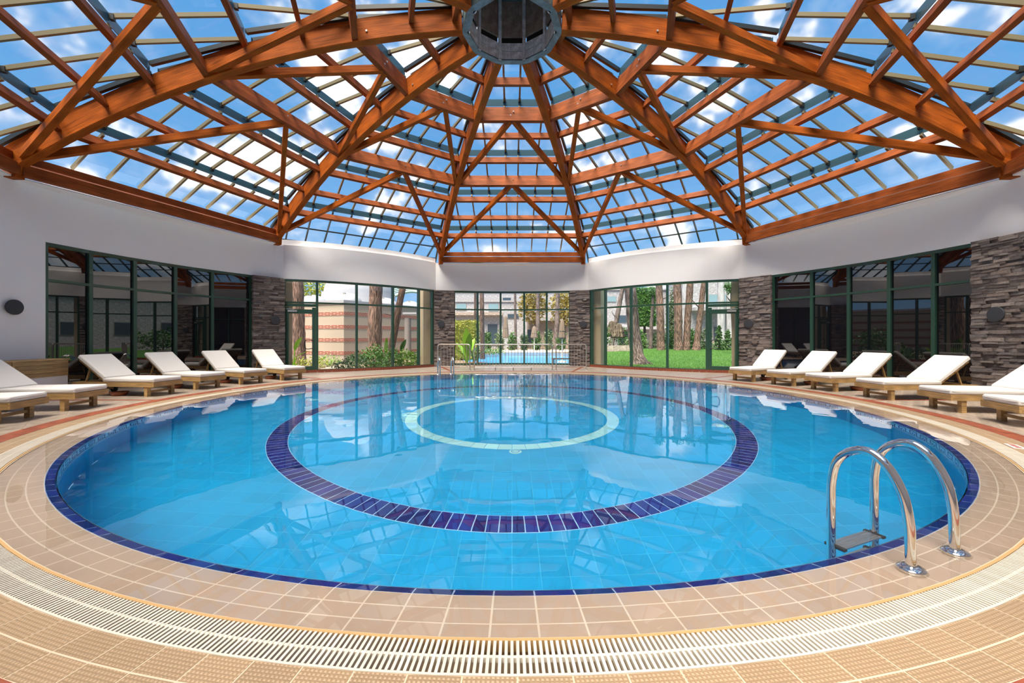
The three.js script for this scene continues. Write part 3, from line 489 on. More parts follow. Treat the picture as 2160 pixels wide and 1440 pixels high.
// ---------------------------------------------------------------- garden outside the windows (depth is measured from the camera)
const G = (px, d, y = 0) => V((px - 1080) / 860 * d, y, 8.5 - d);
const POOL = [[-1.9, -12.9], [0.2, -12.2], [3.4, -12.0], [4.2, -16], [5.6, -24], [5.5, -29], [3, -32], [-1, -31], [-3.5, -25], [-3.2, -18]];
const lawnY = (x, z) => { const d = 8.5 - z; return -0.12 + 0.42 * sstep(24, 37, d) * sstep(5, 9, x); };
{
  const grassT = tex(256, (u, v) => { const a = loop(u, v, 40) * 0.5 + loop(u, v, 9) * 0.5; return [0.80 + 0.3 * a, 0.86 + 0.22 * a, 0.72 + 0.35 * a]; }, true); grassT.repeat.set(0.5, 0.5);
  const plane = (x0, x1, z0, z1, nx, nz, dy) => { const g = new THREE.PlaneGeometry(x1 - x0, z1 - z0, nx, nz).rotateX(-Math.PI / 2).translate((x0 + x1) / 2, 0, (z0 + z1) / 2), p = g.attributes.position, uv = g.attributes.uv; for (let i = 0; i < p.count; i++) { p.setY(i, lawnY(p.getX(i), p.getZ(i)) + dy); uv.setXY(i, p.getX(i), p.getZ(i)); } g.computeVertexNormals(); return g; };
  const gr = struct('floor_ground', 'garden soil and paving outside the windows');
  const ss = new THREE.Shape(); ss.absarc(0, 0, 95, 0, Math.PI * 2); const h1 = new THREE.Path(); h1.absarc(0, 0, 10.95, 0, Math.PI * 2, true); const h2 = new THREE.Path(); POOL.forEach(([x, z], i) => i ? h2.lineTo(x, -z) : h2.moveTo(x, -z)); ss.holes.push(h1, h2);
  part('soil', new THREE.ShapeGeometry(ss, 48).rotateX(-Math.PI / 2).translate(0, -0.16, 0), M(L(0.26, 0.19, 0.13), 0.95, { map: blotch }), gr);
  const lawnGeo = () => { const g = plane(3.6, 36, -33, 6, 80, 100, 0.02).toNonIndexed(), p = g.attributes.position, keep = [], inPool = (x, z) => z < -10.8 && z > -33 && x < 4.5 + (-z - 12) * 0.125; const o = { position: [], normal: [], uv: [] }; for (let i = 0; i < p.count; i += 3) { const x = (p.getX(i) + p.getX(i + 1) + p.getX(i + 2)) / 3, z = (p.getZ(i) + p.getZ(i + 1) + p.getZ(i + 2)) / 3; if (Math.hypot(x, z) < 11.1 || inPool(x, z)) continue; for (let k = i; k < i + 3; k++) for (const n of ['position', 'normal', 'uv']) { const a = g.attributes[n]; for (let c = 0; c < a.itemSize; c++) o[n].push(a.array[k * a.itemSize + c]); } } const r = new THREE.BufferGeometry(); for (const n of ['position', 'normal', 'uv']) r.setAttribute(n, new THREE.Float32BufferAttribute(o[n], n === 'uv' ? 2 : 3)); return r; };
  const lawn = struct('floor_lawn', 'bright green mown lawn outside the curved window and door'); part('turf', lawnGeo(), M(L(0.085, 0.215, 0.028), 0.9, { map: grassT, bumpMap: rough, bumpScale: 0.03 }), lawn);
  // grass tufts near the glass
  const bl = new THREE.BufferGeometry(); bl.setAttribute('position', new THREE.Float32BufferAttribute([-0.006, 0, 0, 0.006, 0, 0, 0.004, 0.07, 0.02], 3)); bl.setAttribute('uv', new THREE.Float32BufferAttribute([0, 0, 1, 0, 0.5, 1], 2)); bl.computeVertexNormals();
  const n = 26000, im = new THREE.InstancedMesh(bl, M(L(0.10, 0.26, 0.035), 0.8, { transmission: 0.3, thickness: 0 }), n), m4 = new THREE.Matrix4(), e = new THREE.Euler(), qn = new THREE.Quaternion(); let k = 0;
  while (k < n) { const d = R_(15, 34), px = R_(1260, 1570), p = G(px, d); if (Math.hypot(p.x, p.z) < 10.9 || p.x < 4.2 || (p.z < -10.8 && p.x < 4.6 + (-p.z - 12) * 0.125)) continue; e.set(R_(-0.5, 0.5), R_(0, 6.28), 0); m4.compose(V(p.x, lawnY(p.x, p.z) + 0.02, p.z), qn.setFromEuler(e), V(1.6, R_(0.6, 1.4), 1)); im.setMatrixAt(k++, m4); }
  im.name = 'grass_blades'; tag(im, 'short green grass blades standing on the lawn outside the curved window', 'grass', undefined, 'stuff'); scene.add(im);
}
const leafMats = [[0.10, 0.26, 0.03], [0.06, 0.17, 0.03], [0.20, 0.36, 0.04], [0.36, 0.40, 0.05], [0.05, 0.11, 0.04], [0.16, 0.24, 0.11]].map((c) => M(L(...c), 0.6, { transmission: 0.35, thickness: 0 }));
mat.bark = M(L(0.56, 0.35, 0.265), 0.95, { map: bark, bumpMap: bark, bumpScale: 0.05 }); mat.barkGrey = M(L(0.42, 0.32, 0.285), 0.95, { map: bark, bumpMap: bark, bumpScale: 0.04 }); mat.barkPale = M(L(0.52, 0.40, 0.36), 0.95, { map: bark, bumpMap: bark, bumpScale: 0.03 });
function leaves(n, cx, cy, cz, rx, ry, rz, size, shell = 0.35, boxy = false) {
  const pos = [], uv = [], v = V(), a = V(), b = V(), c = V();
  for (let i = 0; i < n; i++) {
    let x, y, z;
    if (boxy) { x = R_(-1, 1); y = R_(-1, 1); z = R_(-1, 1); const f = Math.floor(rnd() * 3); if (rnd() < 0.8) { if (f === 0) x = Math.sign(x) * R_(0.9, 1); else if (f === 1) y = Math.sign(y) * R_(0.9, 1); else z = Math.sign(z) * R_(0.9, 1); } }
    else { do { x = R_(-1, 1); y = R_(-1, 1); z = R_(-1, 1); } while (x * x + y * y + z * z > 1 || x * x + y * y + z * z < shell * shell); const w = 1 + 0.25 * n3(x * 2, y * 2 + cx, z * 2 + cz); x *= w; y *= w; z *= w; }
    v.set(cx + x * rx, Math.max(cy + y * ry, 0), cz + z * rz);
    const s = size * R_(0.6, 1.3); a.set(R_(-1, 1), R_(-0.6, 0.9), R_(-1, 1)).normalize(); b.set(R_(-1, 1), R_(-1, 1), R_(-1, 1)).cross(a).normalize(); c.copy(a).cross(b);
    const p0 = v.clone(), p1 = v.clone().addScaledVector(a, s * 0.5).addScaledVector(b, s * 0.28), p2 = v.clone().addScaledVector(a, s).addScaledVector(c, s * 0.15), p3 = v.clone().addScaledVector(a, s * 0.5).addScaledVector(b, -s * 0.28);
    for (const p of [p0, p1, p2, p0, p2, p3]) pos.push(p.x, p.y, p.z); uv.push(0, 0, 1, 0, 1, 1, 0, 0, 1, 1, 0, 1);
  }
  const g = new THREE.BufferGeometry(); g.setAttribute('position', new THREE.Float32BufferAttribute(pos, 3)); g.setAttribute('uv', new THREE.Float32BufferAttribute(uv, 2)); g.computeVertexNormals(); return g;
}
function trunkGeo(pts, radii, seg = 26, rs = 16, knob = 0.06) {
  const c = new THREE.CatmullRomCurve3(pts), fr = c.computeFrenetFrames(seg), pos = [], uv = [], idx = [];
  for (let i = 0; i <= seg; i++) { const t = i / seg, p = c.getPoint(t), f = t * (radii.length - 1), k = Math.min(radii.length - 2, Math.floor(f)), r = radii[k] + (radii[k + 1] - radii[k]) * (f - k);
    for (let j = 0; j <= rs; j++) { const a = j / rs * 2 * Math.PI, w = 1 + knob * n3(Math.cos(a) * 1.6 + pts[0].x, p.y * 1.3, Math.sin(a) * 1.6) + knob * 0.6 * n3(Math.cos(a) * 5, p.y * 4, Math.sin(a) * 5 + pts[0].z), q = p.clone().addScaledVector(fr.normals[i], Math.cos(a) * r * w).addScaledVector(fr.binormals[i], Math.sin(a) * r * w); pos.push(q.x, q.y, q.z); uv.push(j / rs * 1.5, t * c.getLength() * 0.35); } }
  for (let i = 0; i < seg; i++) for (let j = 0; j < rs; j++) { const a = i * (rs + 1) + j, b = a + rs + 1; idx.push(a, b, a + 1, b, b + 1, a + 1); }
  const g = new THREE.BufferGeometry(); g.setAttribute('position', new THREE.Float32BufferAttribute(pos, 3)); g.setAttribute('uv', new THREE.Float32BufferAttribute(uv, 2)); g.setIndex(idx); g.computeVertexNormals(); return g;
}
function pine(label, d, pxBase, pxTop, h, r0, r1, m, branches = [], flare = 1.05) {
  const b = G(pxBase, d), t = G(pxTop, d), y0 = lawnY(b.x, b.z) - 0.1, o = thing('pine_tree', label, 'tree', [b.x, y0, b.z]);
  const dx = t.x - b.x, top = V(dx, h, 0);
  part('trunk', trunkGeo([V(0, 0, 0), V(dx * 0.12, h * 0.12, 0), V(dx * 0.42, h * 0.4, R_(-0.1, 0.1)), V(dx * 0.75, h * 0.75, R_(-0.1, 0.1)), top], [r0 * flare * 1.15, r0 * 1.02, r0, (r0 + r1) / 2, r1]), m, o);
  for (const [f, len, ang, rr] of branches) { const s = V(dx * f, h * f, 0); part('branch', trunkGeo([s, s.clone().add(V(Math.cos(ang) * len * 0.5, Math.abs(Math.sin(ang)) * len * 0.4, 0.1)), s.clone().add(V(Math.cos(ang) * len, Math.sin(ang) * len, 0.15))], [rr, rr * 0.7, rr * 0.3], 8, 8), m, o); }
  part('crown', leaves(300, dx, h + 0.1, 0, 0.5, 0.42, 0.5, 0.2, 0.1), leafMats[1], o);
  return o;
}
// left: striped bath house
{
  const o = thing('bath_house', 'cream walled bath house with red brick bands and white domes', 'building', [0, 0, 0]);
  const cB = document.createElement('canvas'); cB.width = 256; cB.height = 128; const c = cB.getContext('2d'); c.fillStyle = '#d8c4b4'; c.fillRect(0, 0, 256, 128); const rb = mulberry(5);
  for (let r = 0; r < 3; r++) for (let k = -1; k < 3; k++) { const v = rb() * 30; c.fillStyle = `rgb(${150 + v},${82 + v * 0.6},${66 + v * 0.5})`; c.fillRect(k * 85 + (r % 2) * 42 + 4, r * 42 + 5, 76, 32); }
  const bt = new THREE.CanvasTexture(cB); bt.wrapS = bt.wrapT = THREE.RepeatWrapping; bt.colorSpace = THREE.SRGBColorSpace; bt.magFilter = THREE.LinearFilter; bt.repeat.set(1.6, 4.6);
  const wallM = M(L(0.46, 0.385, 0.30), 0.9), brickM = M(L(0.8, 0.75, 0.72), 0.9, { map: bt }), white = M(L(0.38, 0.39, 0.42), 0.8);
  const L0 = V(-18.5, 0, -19.2), Cn = V(-9.9, 0, -15.5), R0 = V(-5.6, 0, -22.3), B0 = V(-14, 0, -26);
  const poly = (y0, y1, k = 0) => { const c0 = V(-11.5, 0, -20); const ring = (y) => [L0, Cn, R0, B0].map((p) => p.clone().addScaledVector(p.clone().sub(c0).normalize(), k).setY(y)); const g = loft([ring(y0), ring(y1)]); return g; };
  part('wall', poly(-0.2, 3.35), wallM, o);
  for (const y of [0.28, 1.06, 1.84, 2.62]) { const g = poly(y, y + 0.215, 0.03), p = g.attributes.position, uv = g.attributes.uv; for (let i = 0; i < p.count; i++) uv.setXY(i, (p.getX(i) * 0.8 - p.getZ(i) * 0.9), (p.getY(i) - y)); part('brick_band', g, brickM, o); }
  part('cornice', poly(3.35, 3.52, 0.12), white, o);
  for (const [px, d, r] of [[661, 26.2, 0.82], [733, 25.2, 0.85], [812, 28.2, 0.85], [866, 30.4, 0.80]]) { const p = G(px, d, 3.45), dm = part('small_dome', new THREE.SphereGeometry(r, 32, 14, 0, Math.PI * 2, 0, Math.PI / 2).scale(1, 0.72, 1).translate(p.x, p.y, p.z), white, o); part('vent', cyl(0.09, 0.11, 0.05, 14).rotateX(1.0).translate(p.x, p.y + r * 0.60, p.z + r * 0.55), mat.black, dm); }
  const bd = G(757, 31, 0);
  part('drum', cyl(2.75, 2.85, 1.2, 8).translate(bd.x, 4.0, bd.z), white, o); part('large_dome', new THREE.SphereGeometry(2.45, 40, 20, 0, Math.PI * 2, 0, Math.PI / 2).scale(1, 0.85, 1).translate(bd.x, 4.55, bd.z), white, o);
  const cp = G(860, 27.0); part('column', cyl(0.21, 0.22, 2.7, 24).translate(cp.x, 1.25, cp.z), M(L(0.22, 0.20, 0.19), 0.7), o); part('column_cap', bxAt(0.9, 0.12, 0.6, cp.x + 0.2, 2.9, cp.z), white, o);
  const gm = M(L(0.34, 0.52, 0.42), 0.5), rf = thing('slatted_canopy', 'pale green curved slatted canopy roof behind the white domes', 'canopy', [0, 0, 0]);
  for (let k = 0; k < 9; k++) part('slat', tube([0, 0.5, 1].map((f) => G(822 + f * 88, 40 - k * 0.5, 6.7 - k * 0.21 + Math.sin(f * 2.2) * 0.9 - f * 0.9)), 0.06, 14, 6), gm, rf);
  part('edge_beam', tube([0, 0.5, 1].map((f) => G(822 + f * 88, 35.4, 4.75 + Math.sin(f * 2.2) * 0.9 - f * 0.5)), 0.12, 14, 8), gm, rf); for (const f of [0.02, 0.98]) part('post', cyl(0.1, 0.1, 5.2, 10).translate(...G(822 + f * 88, 36, 2.3).toArray()), gm, rf);
}
pine('thick reddish pine trunk seen through the glass door facing the striped building', 21.5, 633, 627, 5.6, 0.30, 0.27, mat.bark);
pine('broad brown pine trunk with a knot before the striped building', 19.6, 791, 793, 4.75, 0.325, 0.29, mat.bark, [[0.52, 0.32, 3.0, 0.07], [0.5, 0.3, 0.1, 0.06]]);
pine('slim leaning pine trunk between the knotted pine and the grey column', 20.5, 818, 855, 4.7, 0.17, 0.16, mat.bark, [[0.55, 0.7, 2.9, 0.02]]);
pine('distant pine trunk beside the canopy roof', 26.5, 898, 896, 5.6, 0.35, 0.3, mat.bark);
// plants
function shrub(name, label, px, d, rx, ry, rz, n, size, m, cy) { const p = G(px, d), o = thing(name, label, 'shrub', [p.x, lawnY(p.x, p.z) - 0.03, p.z]); part('foliage', leaves(n, 0, cy ?? ry * 0.8, 0, rx, ry, rz, size), m, o); part('stem', trunkGeo([V(0, 0, 0), V(0.03, ry * 0.5, 0), V(0, ry, 0)], [0.03, 0.025, 0.01], 5, 6), mat.bark, o); return o; }
function bigLeafPlant(label, px, d, list, m) {
  const p = G(px, d), o = thing('banana_plant', label, 'plant', [p.x, -0.14, p.z]);
  for (const [az, tilt, len, w, base] of list) {
    const rings = [], n = 10, dir = V(Math.sin(az), 0, Math.cos(az)), side = V(Math.cos(az), 0, -Math.sin(az));
    part('stalk', tube([V(0, 0, 0), dir.clone().multiplyScalar(0.06).setY(base * 0.6), dir.clone().multiplyScalar(0.12).setY(base)], 0.022, 8, 7), m, o);
    for (let i = 0; i <= n; i++) { const t = i / n, ww = w * Math.sin(Math.PI * Math.min(1, 0.08 + t * 0.92)) ** 0.7 * (1 - 0.25 * t), q = dir.clone().multiplyScalar(0.12 + len * t * Math.sin(tilt) * (1 + 0.3 * t)).setY(base + len * t * Math.cos(tilt) - 0.25 * len * t * t * Math.sin(tilt)); rings.push([q.clone().addScaledVector(side, -ww).add(V(0, 0.25 * ww, 0)), q, q.clone().addScaledVector(side, ww).add(V(0, 0.25 * ww, 0)), q.clone().add(V(0, -0.006, 0))]); }
    part('leaf', loft(rings), m, o);
  }
}
const banana = M(L(0.26, 0.52, 0.03), 0.45, { transmission: 0.35, thickness: 0 }), bananaDark = M(L(0.07, 0.22, 0.05), 0.45, { transmission: 0.3, thickness: 0 });
bigLeafPlant('tall broad-leaved plant with upright bright leaves before the yellow hedge', 985, 21.3, [[0.4, 0.25, 1.3, 0.22, 0.5], [2.6, 0.4, 1.1, 0.2, 0.5], [1.3, 0.6, 1.0, 0.2, 0.4], [-1.2, 0.7, 1.0, 0.2, 0.4], [4.2, 0.5, 0.9, 0.18, 0.5], [0, 0.1, 1.5, 0.24, 0.5], [5.2, 0.8, 0.9, 0.2, 0.3]], banana);
bigLeafPlant('dark broad-leaved plant at the edge of the outdoor pool', 1000, 20.6, [[0.8, 0.8, 0.8, 0.14, 0.4], [2.0, 0.9, 0.8, 0.14, 0.5], [-0.7, 0.7, 0.7, 0.14, 0.6], [3.6, 0.9, 0.8, 0.14, 0.45], [5, 0.5, 0.8, 0.14, 0.6]], bananaDark);
bigLeafPlant('broad-leaved plant leaning before the pine behind the glass door', 619, 18.2, [[1.0, 0.55, 0.8, 0.13, 0.9], [1.5, 0.9, 0.7, 0.1, 0.55], [-0.6, 0.4, 0.7, 0.12, 0.8], [1.2, 1.1, 0.6, 0.1, 0.2]], banana);
bigLeafPlant('broad-leaved plant beside the knotted pine', 812, 19.2, [[0.6, 0.15, 0.8, 0.1, 0.7], [1.6, 0.6, 0.7, 0.12, 0.5], [-0.9, 0.5, 0.6, 0.1, 0.5]], banana);
bigLeafPlant('broad-leaved plant before the grey column', 843, 18.8, [[0.9, 0.4, 0.7, 0.15, 0.8], [-1.0, 0.5, 0.6, 0.12, 0.5], [1.8, 0.9, 0.7, 0.14, 0.4], [3.9, 0.7, 0.6, 0.12, 0.4]], bananaDark);
for (const [px, d, rx, ry, n, s, k, l] of [[655, 19.5, 0.9, 0.3, 420, 0.1, 3, 'low yellow-green ground cover behind the glass door'], [690, 20.5, 0.8, 0.33, 380, 0.1, 2, 'low yellow-green shrub beside the stepping stones'], [722, 16.6, 0.36, 0.32, 300, 0.1, 4, 'small dark shrub at the stepping stones'], [752, 17.5, 0.42, 0.48, 420, 0.12, 1, 'dark green shrub left of the knotted pine'], [788, 18.2, 0.55, 0.62, 620, 0.14, 0, 'bright leafy shrub before the knotted pine'], [826, 17.7, 0.5, 0.55, 500, 0.13, 0, 'leafy shrub before the leaning pine'], [858, 18.3, 0.42, 0.5, 420, 0.15, 2, 'light green shrub before the grey column'], [886, 19.3, 0.36, 0.4, 360, 0.12, 5, 'grey-green shrub at the slim stone pier']]) shrub('garden_shrub', l, px, d, rx, ry, 0.6, n, s, leafMats[k]);
{ const slab = M(L(0.62, 0.52, 0.42), 0.85, { map: blotch }); for (let i = 0; i < 6; i++) { const p = G(676 + i * 9, 16.2 + i * 0.75, -0.12); single('stepping_stone', bxAt(1.0, 0.06, 0.42, p.x, -0.12, p.z, 0.45), slab, 'pale rectangular stepping stone in the planted bed', 'paving', 'stepping stones by the striped building'); } }
{ const p = G(640, 42), o = thing('garden_tree', 'sunny olive-green tree crown behind the white domes', 'tree', [p.x, 0, p.z]); part('foliage', leaves(7000, 0, 4.6, 0, 6.5, 2.8, 2, 0.32, 0.1), leafMats[3], o); part('trunk', trunkGeo([V(0, 0, 0), V(0.1, 2, 0), V(0, 4, 0)], [0.3, 0.25, 0.2]), mat.bark, o); }
// middle: hedge, outdoor pool, parasols, pale buildings
{ const p = G(978, 27), o = thing('clipped_hedge', 'sunlit yellow-green clipped hedge block behind the broad-leaved plant', 'hedge', [p.x, -0.12, p.z]); part('foliage', leaves(4200, 0, 1.25, 0, 0.95, 1.25, 0.7, 0.16, 0, true), M(L(0.33, 0.34, 0.05), 0.7, { transmission: 0.35, thickness: 0 }), o); part('core', bxAt(1.7, 2.35, 1.2, 0, 1.2, 0), leafMats[3], o); }
{
  const g = struct('floor_outdoor_pool', 'pale paving and basin of the outdoor pool'); const w0 = [[985, 20.9], [1040, 21.6], [1215, 19.7]];
  const sh = new THREE.Shape(); POOL.forEach(([x, z], i) => i ? sh.lineTo(x, -z) : sh.moveTo(x, -z));
  const flat = (y) => new THREE.ShapeGeometry(sh, 12).rotateX(-Math.PI / 2).translate(0, y, 0);
  part('basin', flat(-0.45), M(L(0.10, 0.34, 0.60), 0.6), g); part('paving', new THREE.RingGeometry(10.9, 13.0, 40, 1, 1.2, 0.75).rotateX(-Math.PI / 2).translate(0, -0.115, 0), M(L(0.62, 0.5, 0.42), 0.8), g);
  part('far_paving', bxAt(16, 0.1, 6, 2, -0.08, -34), M(L(0.6, 0.52, 0.45), 0.85), g);
  single('outdoor_pool_water', flat(-0.13), M(L(0.75, 0.93, 1), 0.02, { transmission: 1, thickness: 0, ior: 1.33, bumpMap: rough, bumpScale: 0.03 }), 'blue outdoor pool water beyond the back window', 'water', undefined, 'stuff');
}
function parasol(label, px, d, y0, y1, r, m, thatch) {
  const p = G(px, d), o = thing('closed_parasol', label, 'parasol', [p.x, -0.12, p.z]), prof = [[0.02, y1], [r * 0.45, y1 - 0.12], [r * 0.7, (y0 + y1) / 2 + 0.2], [r * 0.85, (y0 + y1) / 2 - 0.2], [r, y0 + 0.1], [r * 0.9, y0], [0.03, y0 + 0.05]].map(([a, b]) => new THREE.Vector2(a, b));
  const g = new THREE.LatheGeometry(prof, 28), q = g.attributes.position; for (let i = 0; i < q.count; i++) { const a = Math.atan2(q.getZ(i), q.getX(i)), w = 1 + 0.16 * Math.sin(a * 8) + 0.05 * Math.sin(a * 19); q.setX(i, q.getX(i) * w); q.setZ(i, q.getZ(i) * w); } g.computeVertexNormals();
  part('pole', cyl(0.035, 0.04, y1, 12).translate(0, y1 / 2, 0), M(L(0.7, 0.68, 0.62), 0.5), o); part('folded_canopy', g, m, o); part('tie', new THREE.TorusGeometry(r * 0.85, 0.02, 6, 20).rotateX(Math.PI / 2).translate(0, (y0 + y1) / 2 - 0.1, 0), m, o); part('base', cyl(0.25, 0.28, 0.08, 20).translate(0, 0.04, 0), M(L(0.4, 0.38, 0.35), 0.8), o);
}
const canvasM = M(L(0.22, 0.165, 0.12), 0.9), thatchM = M(L(0.30, 0.235, 0.16), 0.95, { map: bark });
parasol('closed tan parasol at the outdoor pool before the slim stone pier', 1186, 23.5, 1.35, 2.5, 0.19, canvasM);
parasol('closed tan parasol beyond the outdoor pool near the middle mullion', 1067, 41, 1.4, 3.6, 0.28, canvasM);
parasol('closed tan parasol beyond the outdoor pool beside the white trunk', 1127, 41, 1.4, 2.6, 0.32, canvasM);
parasol('thatched parasol beyond the low garden wall, nearer the white house wall', 1291, 38, 1.5, 3.0, 0.5, thatchM);
parasol('thatched parasol beyond the low garden wall, beside the thick pine', 1304, 36, 1.4, 2.7, 0.55, thatchM);
pine('reddish palm-like trunk at the outdoor pool beside the yellow hedge', 29, 1018, 1016, 6.0, 0.16, 0.15, mat.bark); pine('thin reddish trunk just behind the yellow hedge', 31, 1002, 1003, 7.0, 0.1, 0.09, mat.bark);
pine('pale trunk beyond the outdoor pool with golden foliage behind', 46.5, 1134, 1135, 8, 0.24, 0.2, mat.barkPale); pine('pale trunk beyond the outdoor pool beside the closed tan parasol', 46.5, 1172, 1178, 8, 0.26, 0.2, mat.barkPale); pine('thin pinkish trunk in front of the low pale house', 46.5, 1088, 1086, 8, 0.15, 0.12, mat.barkPale);
{ const gold = M(L(0.38, 0.31, 0.07), 0.7, { transmission: 0.4, thickness: 0 }); for (const [px, d, y, rx, ry, l] of [[1126, 52, 5.6, 2.0, 2.4, 'golden sunlit tree crown beyond the outdoor pool'], [1190, 54, 5.3, 1.9, 2.6, 'golden tree crown behind the pale trunks']]) { const p = G(px, d), o = thing('golden_tree', l, 'tree', [p.x, 0, p.z]); part('foliage', leaves(1500, 0, y, 0, rx, ry, 1.2, 0.4, 0), gold, o); part('trunk', trunkGeo([V(0, 0, 0), V(0.1, 2, 0), V(0, 4, 0)], [0.2, 0.18, 0.12]), mat.barkPale, o); } }
for (const [px, k, h] of [1028, 1054, 1080, 1106, 1132, 1158, 1184, 1210].map((p, i) => [p, [1, 5, 1, 4][i % 4], [1.2, 1.0, 1.1, 1.3][(i * 3) % 4]])) shrub('pool_hedge', 'dark green hedge bush along the far edge of the outdoor pool', px, 43.5, 0.42, h, 0.42, 360, 0.3, leafMats[k], h * 0.8).userData.group = 'hedge bushes beyond the outdoor pool';
shrub('flower_patch', 'low orange-yellow flower patch at the outdoor pool edge', 1003, 19.8, 0.7, 0.16, 0.4, 420, 0.07, M(L(0.75, 0.32, 0.03), 0.7)); shrub('grass_patch', 'small grassy mound at the far corner of the outdoor pool', 1036, 37, 1.2, 0.25, 0.6, 420, 0.16, leafMats[0]);
{ const p = G(1192, 21.6), o = thing('outdoor_lounger', 'dark outdoor lounger at the near edge of the outdoor pool', 'sun lounger', [p.x, -0.11, p.z]); const dk = M(L(0.06, 0.06, 0.06), 0.6); part('bed', bxAt(1.2, 0.05, 0.6, -0.1, 0.3, 0), dk, o); part('back', bar(V(0.45, 0.3, 0), V(1.0, 0.62, 0), 0.6, 0.05), dk, o); for (const x of [-0.6, 0.4]) for (const z of [-0.25, 0.25]) part('leg', cyl(0.02, 0.02, 0.3, 8).translate(x, 0.15, z), dk, o); }
// pale houses behind
const white = M(L(0.56, 0.56, 0.59), 0.85, { map: blotch }), cream = M(L(0.55, 0.46, 0.39), 0.85, { map: blotch }), blueGlass = M(L(0.22, 0.36, 0.42), 0.1), shadeGlass = M(L(0.06, 0.09, 0.12), 0.12);
function house(name, label, px0, px1, d, y0, y1, depth, m, wins, extra = []) {
  const a = G(px0, d), b = G(px1, d), o = thing(name, label, 'house', [0, 0, 0]), w = b.x - a.x, cx = (a.x + b.x) / 2;
  part('wall', bxAt(w, y1 - y0, depth, cx, (y0 + y1) / 2, a.z - depth / 2), m, o);
  part('roof_slab', bxAt(w + 0.3, 0.2, depth + 0.3, cx, y1 + 0.1, a.z - depth / 2), m, o);
  for (const [p0, p1, ya, yb, g] of wins) { const u = G(p0, d).x, v = G(p1, d).x, f = part('window', bxAt(v - u, yb - ya, 0.08, (u + v) / 2, (ya + yb) / 2, a.z + 0.01), M(L(0.32, 0.31, 0.3), 0.6), o); part('pane', bxAt(v - u - 0.12, yb - ya - 0.12, 0.02, (u + v) / 2, (ya + yb) / 2, a.z + 0.06), g, f); }
  for (const [p0, p1, ya, yb, out, mm] of extra) { const u = G(p0, d).x, v = G(p1, d).x; part('balcony', bxAt(v - u, yb - ya, out, (u + v) / 2, (ya + yb) / 2, a.z + out / 2), mm, o); }
}
house('pool_house', 'long pale house with upper glazed terrace beyond the outdoor pool', 940, 1110, 56, -0.2, 6.2, 6, white, [[962, 984, 5.0, 6.0, blueGlass], [1030, 1052, 4.9, 6.0, blueGlass], [1028, 1050, 0.2, 3.2, shadeGlass], [1070, 1095, 3.9, 4.6, shadeGlass]], [[955, 1060, 4.35, 4.75, 0.9, cream]]);
house('low_house', 'low cream house with pale roof edge behind the golden trees', 1113, 1215, 63, -0.2, 4.5, 5, cream, [[1112, 1130, 0.5, 2.6, shadeGlass], [1150, 1165, 0.5, 2.6, shadeGlass]], [[1115, 1200, 3.9, 4.5, 1.2, white]]);
house('tall_house', 'tall pale house closing the view behind the pool garden', 930, 1245, 74, -0.2, 9.6, 6, white, [[1060, 1078, 6.8, 8.6, shadeGlass], [1120, 1140, 6.9, 8.5, shadeGlass]]);
house('white_house', 'modern white house behind the topiary tree and lawn', 1262, 1462, 54, -0.2, 7.6, 7, white, [[1296, 1322, 3.2, 4.3, shadeGlass], [1372, 1390, 3.3, 4.5, shadeGlass], [1308, 1326, 0.4, 2.2, shadeGlass], [1280, 1300, 6.0, 6.8, blueGlass]], [[1290, 1400, 2.4, 2.75, 1.1, white]]);
house('villa', 'white villa with glass balconies behind the slender pines', 1456, 1600, 46, -0.2, 8.4, 7, white, [[1494, 1514, 4.9, 6.2, blueGlass], [1528, 1552, 4.9, 6.2, blueGlass], [1504, 1516, 0.2, 2.6, shadeGlass], [1465, 1480, 0.4, 2.4, shadeGlass]], [[1456, 1600, 4.3, 4.65, 1.2, white]]);
for (const [px, l] of [[1521, 'tall pale column before the villa beside the lawn door'], [1540, 'slender pale column before the villa furthest from the pines'], [1446, 'slender pale column of the villa between the pines']]) { const p = G(px, 43.5), o = thing('house_column', l, 'column', [p.x, -0.15, p.z]); part('shaft', cyl(0.36, 0.38, 7.6, 24).translate(0, 3.8, 0), white, o); part('base', bxAt(0.95, 0.2, 0.95, 0, 0.1, 0), white, o); }
// right: pines and shrubs on the lawn
const lawnPine = pine('thick grey-brown pine with flared roots on the lawn', 21.5, 1347, 1324, 5.1, 0.32, 0.29, mat.barkGrey, [], 1.5);
{ const o = lawnPine; for (const [a, l] of [[0.2, 0.75], [-0.3, 0.55], [2.7, 0.5], [1.2, 0.5], [4.4, 0.4]]) part('root', trunkGeo([V(Math.cos(a) * 0.2, 0.45, Math.sin(a) * 0.2), V(Math.cos(a) * 0.42, 0.22, Math.sin(a) * 0.42), V(Math.cos(a) * l, 0.12, Math.sin(a) * l)], [0.14, 0.11, 0.03], 10, 9), mat.barkGrey, o); }
pine('straight pinkish pine beside the topiary tree', 34, 1394, 1390, 6.9, 0.30, 0.25, mat.bark, [[0.62, 1.2, 0.5, 0.05]]);
pine('stout pinkish pine, thickest of the close group on the lawn edge', 34, 1431, 1428, 6.9, 0.33, 0.30, mat.bark);
pine('pinkish pine leaning slightly, standing next to the stout pine', 34, 1447, 1457, 6.9, 0.27, 0.25, mat.bark);
pine('slender forked pine leaning towards the lawn door', 34, 1468, 1488, 6.9, 0.24, 0.17, mat.bark, [[0.52, 1.2, 2.4, 0.07], [0.4, 1.0, 0.9, 0.05]], 1.4);
pine('thin bare pale branch tree beside the topiary', 36.2, 1372, 1378, 5, 0.16, 0.1, mat.barkPale, [[0.7, 0.8, 1.0, 0.05]]); pine('leaning bare pale trunk behind the thatched parasols', 40, 1288, 1316, 6.6, 0.24, 0.18, mat.barkPale, [[0.45, 0.9, 2.2, 0.06]]);
